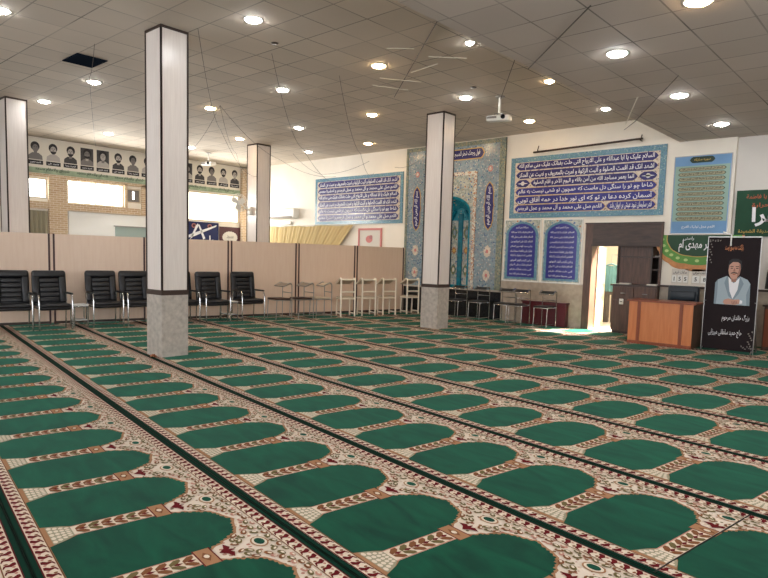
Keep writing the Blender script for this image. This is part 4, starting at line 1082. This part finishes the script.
projector(-6.3, 10.05, .3, .35, 'white projector hanging from a short ceiling pole before the mihrab')
projector(-16.9, 10.6, .22, .3, 'small white projector hanging from the ceiling near the portrait banner', .9)

# wires and cords stretched under the ceiling
def wire(pts, r, k, label, name='ceiling_wire', sag=0.0, cat='wire'):
    out = []; pts = [Vector(p) for p in pts]
    for a, c_ in zip(pts, pts[1:]):
        for q in range(13):
            v = a.lerp(c_, q/12); v.z -= sag*4*(q/12)*(1-q/12); out.append(v)
    b = MB().tube(out, r, k, 5); tag(b.build(name, origin=tuple(pts[0]), world=True), label, cat, 'wires under the ceiling')
h1, h2, h3, h4, h5 = (-7.7, 4.66, ZH-.01), (-7.73, 5.92, ZH-.01), (-7.73, 7.32, ZH-.01), (-9.5, 4.05, ZH-.01), (-11.25, 7.32, ZH-.01)
wire([(-4.4, 5.9, ZH-.02), (-7.87, 8.88, ZH-.02)], .007, 'wire', 'dark wire running from the ceiling step down to the centre of the high ceiling')
wire([(-2.68, 5.8, ZL-.02), (-4.12, 7.2, ZL-.02)], .007, 'wire', 'short dark wire from the low ceiling to the ceiling step')
wire([(-4.2, 7.25, ZH-.03), (-6.4, 10.2, ZH-.05)], .006, 'wire', 'dark wire leading from the ceiling step towards the white projector')
wire([(-2.72, 8.58, ZL-.02), (-4.12, 10.9, ZL-.02), (-5.2, 13.2, 4.3)], .006, 'wire', 'dark wire crossing the low ceiling towards the big blue panel')
wire([h1, (-11.2, 7.3, ZH-.5), (-14.2, 10.4, 3.6)], .0038, 'wire', 'thin thread hanging from the joint right of the nearest column top', sag=.25)
wire([h2, (-11.3, 9.6, 3.95), (-13.6, 13.2, 3.7)], .0038, 'wire', 'thin thread sagging from the second ceiling joint to the cream wall', sag=.3)
wire([h3, (-10.6, 10.8, 3.95), (-12.4, 13.2, 3.9)], .0038, 'wire', 'thin thread sagging from the third ceiling joint to above the left blue panel', sag=.25)
wire([h4, (-11.25, 4.7, ZH-.03), (-16.9, 7.2, 4.2)], .0038, 'wire', 'thin thread passing below the dark ceiling hatch', sag=.12)
wire([h5, (-14.0, 9.6, 4.1), (-17.8, 12.9, 3.7)], .0038, 'wire', 'thin thread from the warm lamp right of the column to the brick corner', sag=.2)
wire([h5, (-14.8, 8.6, 4.0), (-18.5, 9.4, 3.5)], .0038, 'wire', 'thin thread fanning left behind the nearest column', sag=.15)
wire([h5, (-13.4, 10.6, 4.0), (-14.0, 13.2, 3.9)], .0038, 'wire', 'thin thread fanning right from the warm lamp towards the cream wall', sag=.15)
wire([(-7.6, 11.0, ZH-.02), (-9.4, 12.2, ZH-.2), (-11.6, 13.2, 4.0)], .0038, 'wire', 'thin thread behind the mihrab column top', sag=.2)
wire([(-14.6, 12.0, ZH-.02), (-14.0, 12.6, 3.9), (-12.6, 13.2, 4.25)], .0038, 'wire', 'curved thread on the upper cream wall left of the blue panel', sag=.1)
for i, (p, q, la) in enumerate((((-6.15, 6.75, 4.47), (-5.85, 7.0, 4.47), 'short white cord glinting right of the warm central lamp, upper'), ((-6.6, 7.85, 4.47), (-6.0, 7.75, 4.47), 'short white cord glinting right of the warm central lamp, level one'), ((-7.2, 7.75, 4.46), (-6.8, 8.35, 4.46), 'white cord slanting down right below the warm central lamp'),
                                ((-7.6, 8.0, 4.46), (-7.3, 8.6, 4.46), 'lower white cord slanting below the warm central lamp'), ((-5.9, 7.4, 4.47), (-5.5, 7.8, 4.47), 'small white cord near the ceiling step at top centre'), ((-3.05, 8.1, 3.6), (-3.65, 9.3, 3.55), 'bright white cord hanging slanted under the low ceiling right of the first big lamp'))):
    wire([p, q], .006, 'tinsel', la, 'hanging_string', cat='cord')

# ------------------------------------------------------------------ desk, office chair, portrait stand
t = thing('reception_desk', 'orange brown wooden desk in front of the doorway cabinet', 'desk', (-3.75, 12.0, zc))
x0, x1, y0, y1 = -4.33, -3.17, 11.7, 12.3
MB().box(x0-.02, x1+.02, y0-.02, y1+.02, .80, .83, 'deskdark').build('desktop', t, world=True)
MB().box(x0+.02, x1-.02, y0+.0, y0+.02, zc, .8, 'desk').build('front_panel', t, world=True)
for xa in (x0+.02, x1-.04): MB().box(xa, xa+.02, y0+.02, y1, zc, .8, 'walnutv' if xa > -3.5 else 'desk').build('side_panel', t, world=True)
for xa in (x0+.18, x1-.24): MB().box(xa, xa+.055, y0-.012, y0, zc, .8, 'deskdark').build('trim_strip', t, world=True)
MB().box(x0+.02, x1-.02, y0-.014, y0, zc, .07, 'deskdark').build('kickboard', t, world=True)
MB().box(x1-.5, x1-.05, y1-.5, y1-.02, .2, .78, 'deskdark').build('drawer_unit', t, world=True)
t = thing('office_chair', 'dark blue leather office chair behind the orange desk', 'chair', (-3.73, 12.72, zc), 0)
MB().rbox(-.27, .27, -.26, .2, .42, .53, .04, 'navy').build('seat', t)
b = MB().rbox(-.29, .29, .18, .28, .5, 1.08, .045, 'navy'); b.rbox(-.24, .24, .15, .22, .56, .76, .03, 'navy'); b.rbox(-.24, .24, .15, .22, .79, .98, .03, 'navy'); b.build('backrest', t)
MB().cyl((0, 0, .08), (0, 0, .42), .03, 'blackpl').build('gas_column', t)
for k in range(5):
    a = 2*PI*k/5; o = MB().tube([(0, 0, .09), (.26*cos(a), .26*sin(a), .05)], [.025, .015], 'blackpl').build('leg', t)
    MB().cyl((.26*cos(a)-.01, .26*sin(a), .026), (.26*cos(a)+.015, .26*sin(a), .026), .026, 'blackpl', 12).build('caster', o)
for s in (-1, 1): MB().tube([(s*.28, .2, .52), (s*.31, .1, .68), (s*.31, -.15, .68), (s*.28, -.18, .5)], .016, 'blackpl').build('armrest', t)

# standing portrait banner
SX0, SX1, SY, SZ = -3.075, -2.265, 11.9, 2.01
sm = lambda a, c_, d_: (SX0+a*(SX1-SX0)/.81, SY-d_, c_)
t = thing('standing_banner', 'black standing banner with a man\'s portrait and white Persian text', 'banner', (-2.67, SY, zc))
MB().prism(rect(0, .81, .05, SZ-.02), -.004, .004, sm, 'vinyl').build('sheet', t, world=True)
b = MB().box(SX0, SX1, SY-.01, SY+.01, SZ-.014, SZ, 'steel'); b.build('top_bar', t, world=True)
b = MB().box(SX0-.006, SX0+.004, SY-.008, SY+.008, zc, SZ, 'steel'); b.box(SX1-.004, SX1+.006, SY-.008, SY+.008, zc, SZ, 'steel'); b.build('side_pole', t, world=True)
for x in (SX0+.02, SX1-.02):
    b = MB().tube([(x, SY-.1, zc+.01), (x, SY, .07), (x, SY+.35, zc+.01), (x, SY, .9)], .01, 'steel'); b.build('foot', t, world=True)
b = MB().tube([(-2.72, SY-.01, SZ-.16), (-2.72, SY-.015, SZ+.03), (-2.86, YW-.3 if 0 else SY+.03, SZ+.08)], .012, 'white'); b.build('tie', t, world=True)
tx = MB()
write(tx, 'بازگشت همه بسوی اوست', .27, .55, 1.76, 1.88, .006, sm, 'orangetext', .02)
write(tx, 'بزرگ خاندان مرحوم', .30, .72, .54, .68, .006, sm, 'whitetext', .0, tilt=.03)
write(tx, 'حاج حمید سلطانی میرزایی', .10, .62, .27, .41, .006, sm, 'whitetext', .0, tilt=.03)
orn = MB()
for k in range(9): # corner ornaments
    r_ = random.Random(k); 
    orn.flat(ell(.03+.018*(k % 3), 1.92-.045*k, .016, .010, 6, k), .0055, sm, 'greypaper'); orn.flat(ell(.03+.04*(k % 5), 1.95-.01*(k % 3), .016, .008, 6, k), .0055, sm, 'greypaper')
    orn.flat(ell(.78-.018*(k % 4), .12+.035*k, .016, .012, 6, k), .0055, sm, 'greypaper'); orn.flat(ell(.78-.03*(k % 6), .10+.02*(k % 3), .018, .009, 6, k), .0055, sm, 'greypaper')
orn.build('corner_ornament', t, world=True); tx.build('lettering', t, world=True)
b = MB(); S = lambda pts, d_, k: b.flat([((p_-.45)*1.1+.43, (q_-1.4)*1.12+1.255) for p_, q_ in pts], d_, sm, k)
# jacket
S([(.20, 1.02), (.20, 1.36), (.235, 1.41), (.36, 1.47), (.45, 1.40), (.54, 1.47), (.65, 1.42), (.69, 1.36), (.70, 1.02)], .0055, 'jacket')
S([(.20, 1.36), (.235, 1.41), (.24, 1.2), (.23, 1.02), (.20, 1.02)], .006, 'jacket2'); S([(.69, 1.36), (.70, 1.02), (.66, 1.02), (.645, 1.2)], .006, 'jacket2')
S([(.36, 1.47), (.33, 1.36), (.40, 1.16), (.47, 1.10), (.54, 1.2), (.60, 1.36), (.54, 1.47), (.45, 1.38)], .0065, 'jacket2')
S([(.38, 1.46), (.41, 1.24), (.46, 1.12), (.52, 1.26), (.54, 1.45), (.46, 1.36)], .007, 'whitetext')
S([(.43, 1.38), (.49, 1.38), (.51, 1.48), (.41, 1.48)], .0075, 'skindark')
# head
S(ell(.463, 1.62, .098, .105, 20), .008, 'hairprint')
S([(.385, 1.64), (.375, 1.56), (.385, 1.50), (.41, 1.445), (.455, 1.42), (.50, 1.44), (.535, 1.50), (.545, 1.58), (.535, 1.655), (.50, 1.685), (.43, 1.685)], .0085, 'skin')
S([(.50, 1.44), (.535, 1.50), (.545, 1.58), (.535, 1.655), (.515, 1.655), (.52, 1.56), (.50, 1.49)], .009, 'skindark')
S([(.375, 1.655), (.40, 1.69), (.46, 1.70), (.53, 1.68), (.555, 1.62), (.552, 1.70), (.50, 1.735), (.42, 1.735), (.378, 1.70)], .0092, 'hairprint')
for x in (.42, .495): S(ell(x, 1.59, .019, .007, 8), .0094, 'hairprint'); S([(x-.026, 1.612), (x+.026, 1.612), (x+.02, 1.622), (x-.02, 1.622)], .0094, 'hairprint')
S([(.452, 1.59), (.463, 1.59), (.475, 1.54), (.44, 1.54)], .0093, 'skindark')
S([(.405, 1.505), (.42, 1.525), (.457, 1.532), (.495, 1.525), (.51, 1.505), (.457, 1.515)], .0096, 'hairprint'); S(ell(.457, 1.497, .025, .007, 10), .0095, 'redtext')
# hands
S([(.33, 1.06), (.34, 1.10), (.40, 1.125), (.47, 1.11), (.55, 1.12), (.58, 1.09), (.57, 1.055), (.50, 1.03), (.42, 1.035), (.36, 1.03)], .0096, 'skin')
for k in range(4): S([(.46+.02*k, 1.04+.004*k), (.475+.02*k, 1.04+.004*k), (.455+.02*k, 1.085+.004*k), (.447+.02*k, 1.083+.004*k)], .0099, 'skindark')
S([(.56, 1.05), (.60, 1.06), (.60, 1.10), (.565, 1.11)], .0099, 'whitetext')
S([(.20, 1.02), (.70, 1.02), (.70, 1.03), (.20, 1.03)], .0101, 'vinyl')
b.build('portrait', t, world=True)

# dark cloth and small cabinet at the far right edge
t = thing('side_cabinet', 'dark red brown cabinet behind the portrait banner at the right edge', 'cabinet', (-1.7, 12.9, zc))
MB().box(-2.3, -1.2, 12.75, 13.25, zc, .8, 'walnutv').build('body', t, world=True); MB().box(-2.33, -1.17, 12.73, 13.27, .8, .83, 'walnut').build('top', t, world=True)
for x in (-2.28, -1.74): MB().box(x, x+.52, 12.735, 12.75, .08, .76, 'deskdark').build('door', t, world=True)
t = thing('draped_coat', 'dark coat hanging on the wall at the far right edge', 'coat', (-2.15, 13.2, 1.0))
b = MB(); prof = [(.02, 1.72), (.09, 1.66), (.17, 1.56), (.2, 1.4), (.21, 1.2), (.22, 1.1)]
vs = []; 
for r_, z in prof:
    for k in range(14): a = 2*PI*k/14; vs.append((-2.2+r_*cos(a)*(1+.06*sin(a*5)), 13.27+r_*.45*sin(a)*(1+.1*sin(a*3)), z))
b.add(vs, [(i*14+k, i*14+(k+1) % 14, (i+1)*14+(k+1) % 14, (i+1)*14+k) for i in range(len(prof)-1) for k in range(14)], 'shoe', True)
b.build('cloth', t, world=True)
MB().tube([(-2.2, YW+.1, 1.75), (-2.2, 13.26, 1.74), (-2.2, 13.25, 1.78)], .01, 'steel').build('hook', t, world=True)

# small thing at the foot of the nearest column
b = MB(); rr = random.Random(5)
for k in range(9):
    a = rr.uniform(0, 6.28); q = rr.uniform(.02, .07); b.tube([(-8.08+q*cos(a), 4.2+q*sin(a)*.6, zc+.008), (-8.08+q*.3*cos(a+1), 4.2+q*.3*sin(a+1), zc+.035), (-8.08-q*cos(a), 4.2-q*.6*sin(a), zc+.008)], .008, 'redtext' if k % 3 == 0 else ('brown' if k % 3 == 1 else 'tan'))
tag(b.build('bead_string', origin=(-8.08, 4.2, zc), world=True), 'small heap of prayer beads at the foot of the nearest column', 'beads')

# ------------------------------------------------------------------ light
w = bpy.data.worlds.new('World'); scene.world = w; w.use_nodes = True
w.node_tree.nodes['Background'].inputs[0].default_value = (.8, .88, 1, 1); w.node_tree.nodes['Background'].inputs[1].default_value = 1.0
def area(name, loc, tgt, sx, sy, power, col=(1, 1, 1), spread=180):
    l = bpy.data.lights.new(name, 'AREA'); l.shape = 'RECTANGLE'; l.size = sx; l.size_y = sy; l.energy = power; l.color = col; l.spread = math.radians(spread)
    o = bpy.data.objects.new(name, l); C.objects.link(o); o.location = loc
    o.rotation_euler = (Vector(tgt)-Vector(loc)).to_track_quat('-Z', 'Y').to_euler(); return o
for i, (ax, a0, a1, z0, z1) in enumerate((('y', -16, -11, 1.0, 3.3), ('y', -9.5, -4.5, 1.0, 3.3), ('y', -3, 2.5, 1.0, 3.3), ('x', -3.5, 1.0, 1.0, 3.2), ('x', 2.5, 7, 1.0, 3.2))):  # unseen windows, added so their glowing panes brighten columns, partition and far wall
    f = MB(); p = MB()
    mp = (lambda a, c_, d_: (a, YB+.002+d_, c_)) if ax == 'y' else (lambda a, c_, d_: (XR-.002-d_, a, c_))
    for q in border(a0, a1, z0, z1, .06)+[rect((a0+a1)/2-.03, (a0+a1)/2+.03, z0+.06, z1-.06)]: f.prism(q, 0, .06, mp, 'winframe')
    fo = struct('window_%d' % (5+i), f); p.prism(rect(a0+.06, a1-.06, z0+.06, z1-.06), 0, .02, mp, 'fillpane').build('pane', fo, world=True)
area('vestibule_daylight', (-4.95, 14.3, 2.9), (-5.35, 12.75, 0), .6, .4, 260, (1, .97, .9), 52)
area('vestibule_ceiling_light', (-5.2, 14.7, 2.95), (-5.2, 14.7, 0), 2.0, 1.6, 75, (1, .97, .9))
area('window_daylight', (XL+.25, 11.6, 3.0), (XL+5, 11.6, 1.6), 2.6, .9, 90, (1, .97, .92))
area('window_daylight_left', (XL+.25, 7.9, 3.1), (XL+5, 8.2, 1.6), 1.6, .6, 60, (1, .98, .94))

# ------------------------------------------------------------------ camera
H = 1.5; pit, rol, yb = math.radians(5.1318), math.radians(1.6069), math.radians(41.934)
fwd = Vector((0, cos(pit), -sin(pit))); dwn = Vector((0, -sin(pit), -cos(pit))); rgt = Vector((1, 0, 0))
r2 = rgt*cos(rol)-dwn*sin(rol); d2 = rgt*sin(rol)+dwn*cos(rol)
def lw(v): return Vector((v.x*cos(yb)-v.y*sin(yb), v.x*sin(yb)+v.y*cos(yb), v.z))
r2, d2, fwd = lw(r2), lw(d2), lw(fwd)
cam = bpy.data.cameras.new('camera'); co = bpy.data.objects.new('camera', cam); C.objects.link(co)
co.matrix_world = Matrix(((r2.x, -d2.x, -fwd.x, 0), (r2.y, -d2.y, -fwd.y, 0), (r2.z, -d2.z, -fwd.z, H), (0, 0, 0, 1)))
cam.sensor_width = 36; cam.lens = 36*616.6/768; cam.shift_y = 23/768; cam.clip_start = .05
scene.camera = co
vs_ = scene.view_settings; vs_.view_transform = 'Standard'; vs_.look = 'None'; vs_.gamma = 1; vs_.use_curve_mapping = False; vs_.exposure = .95
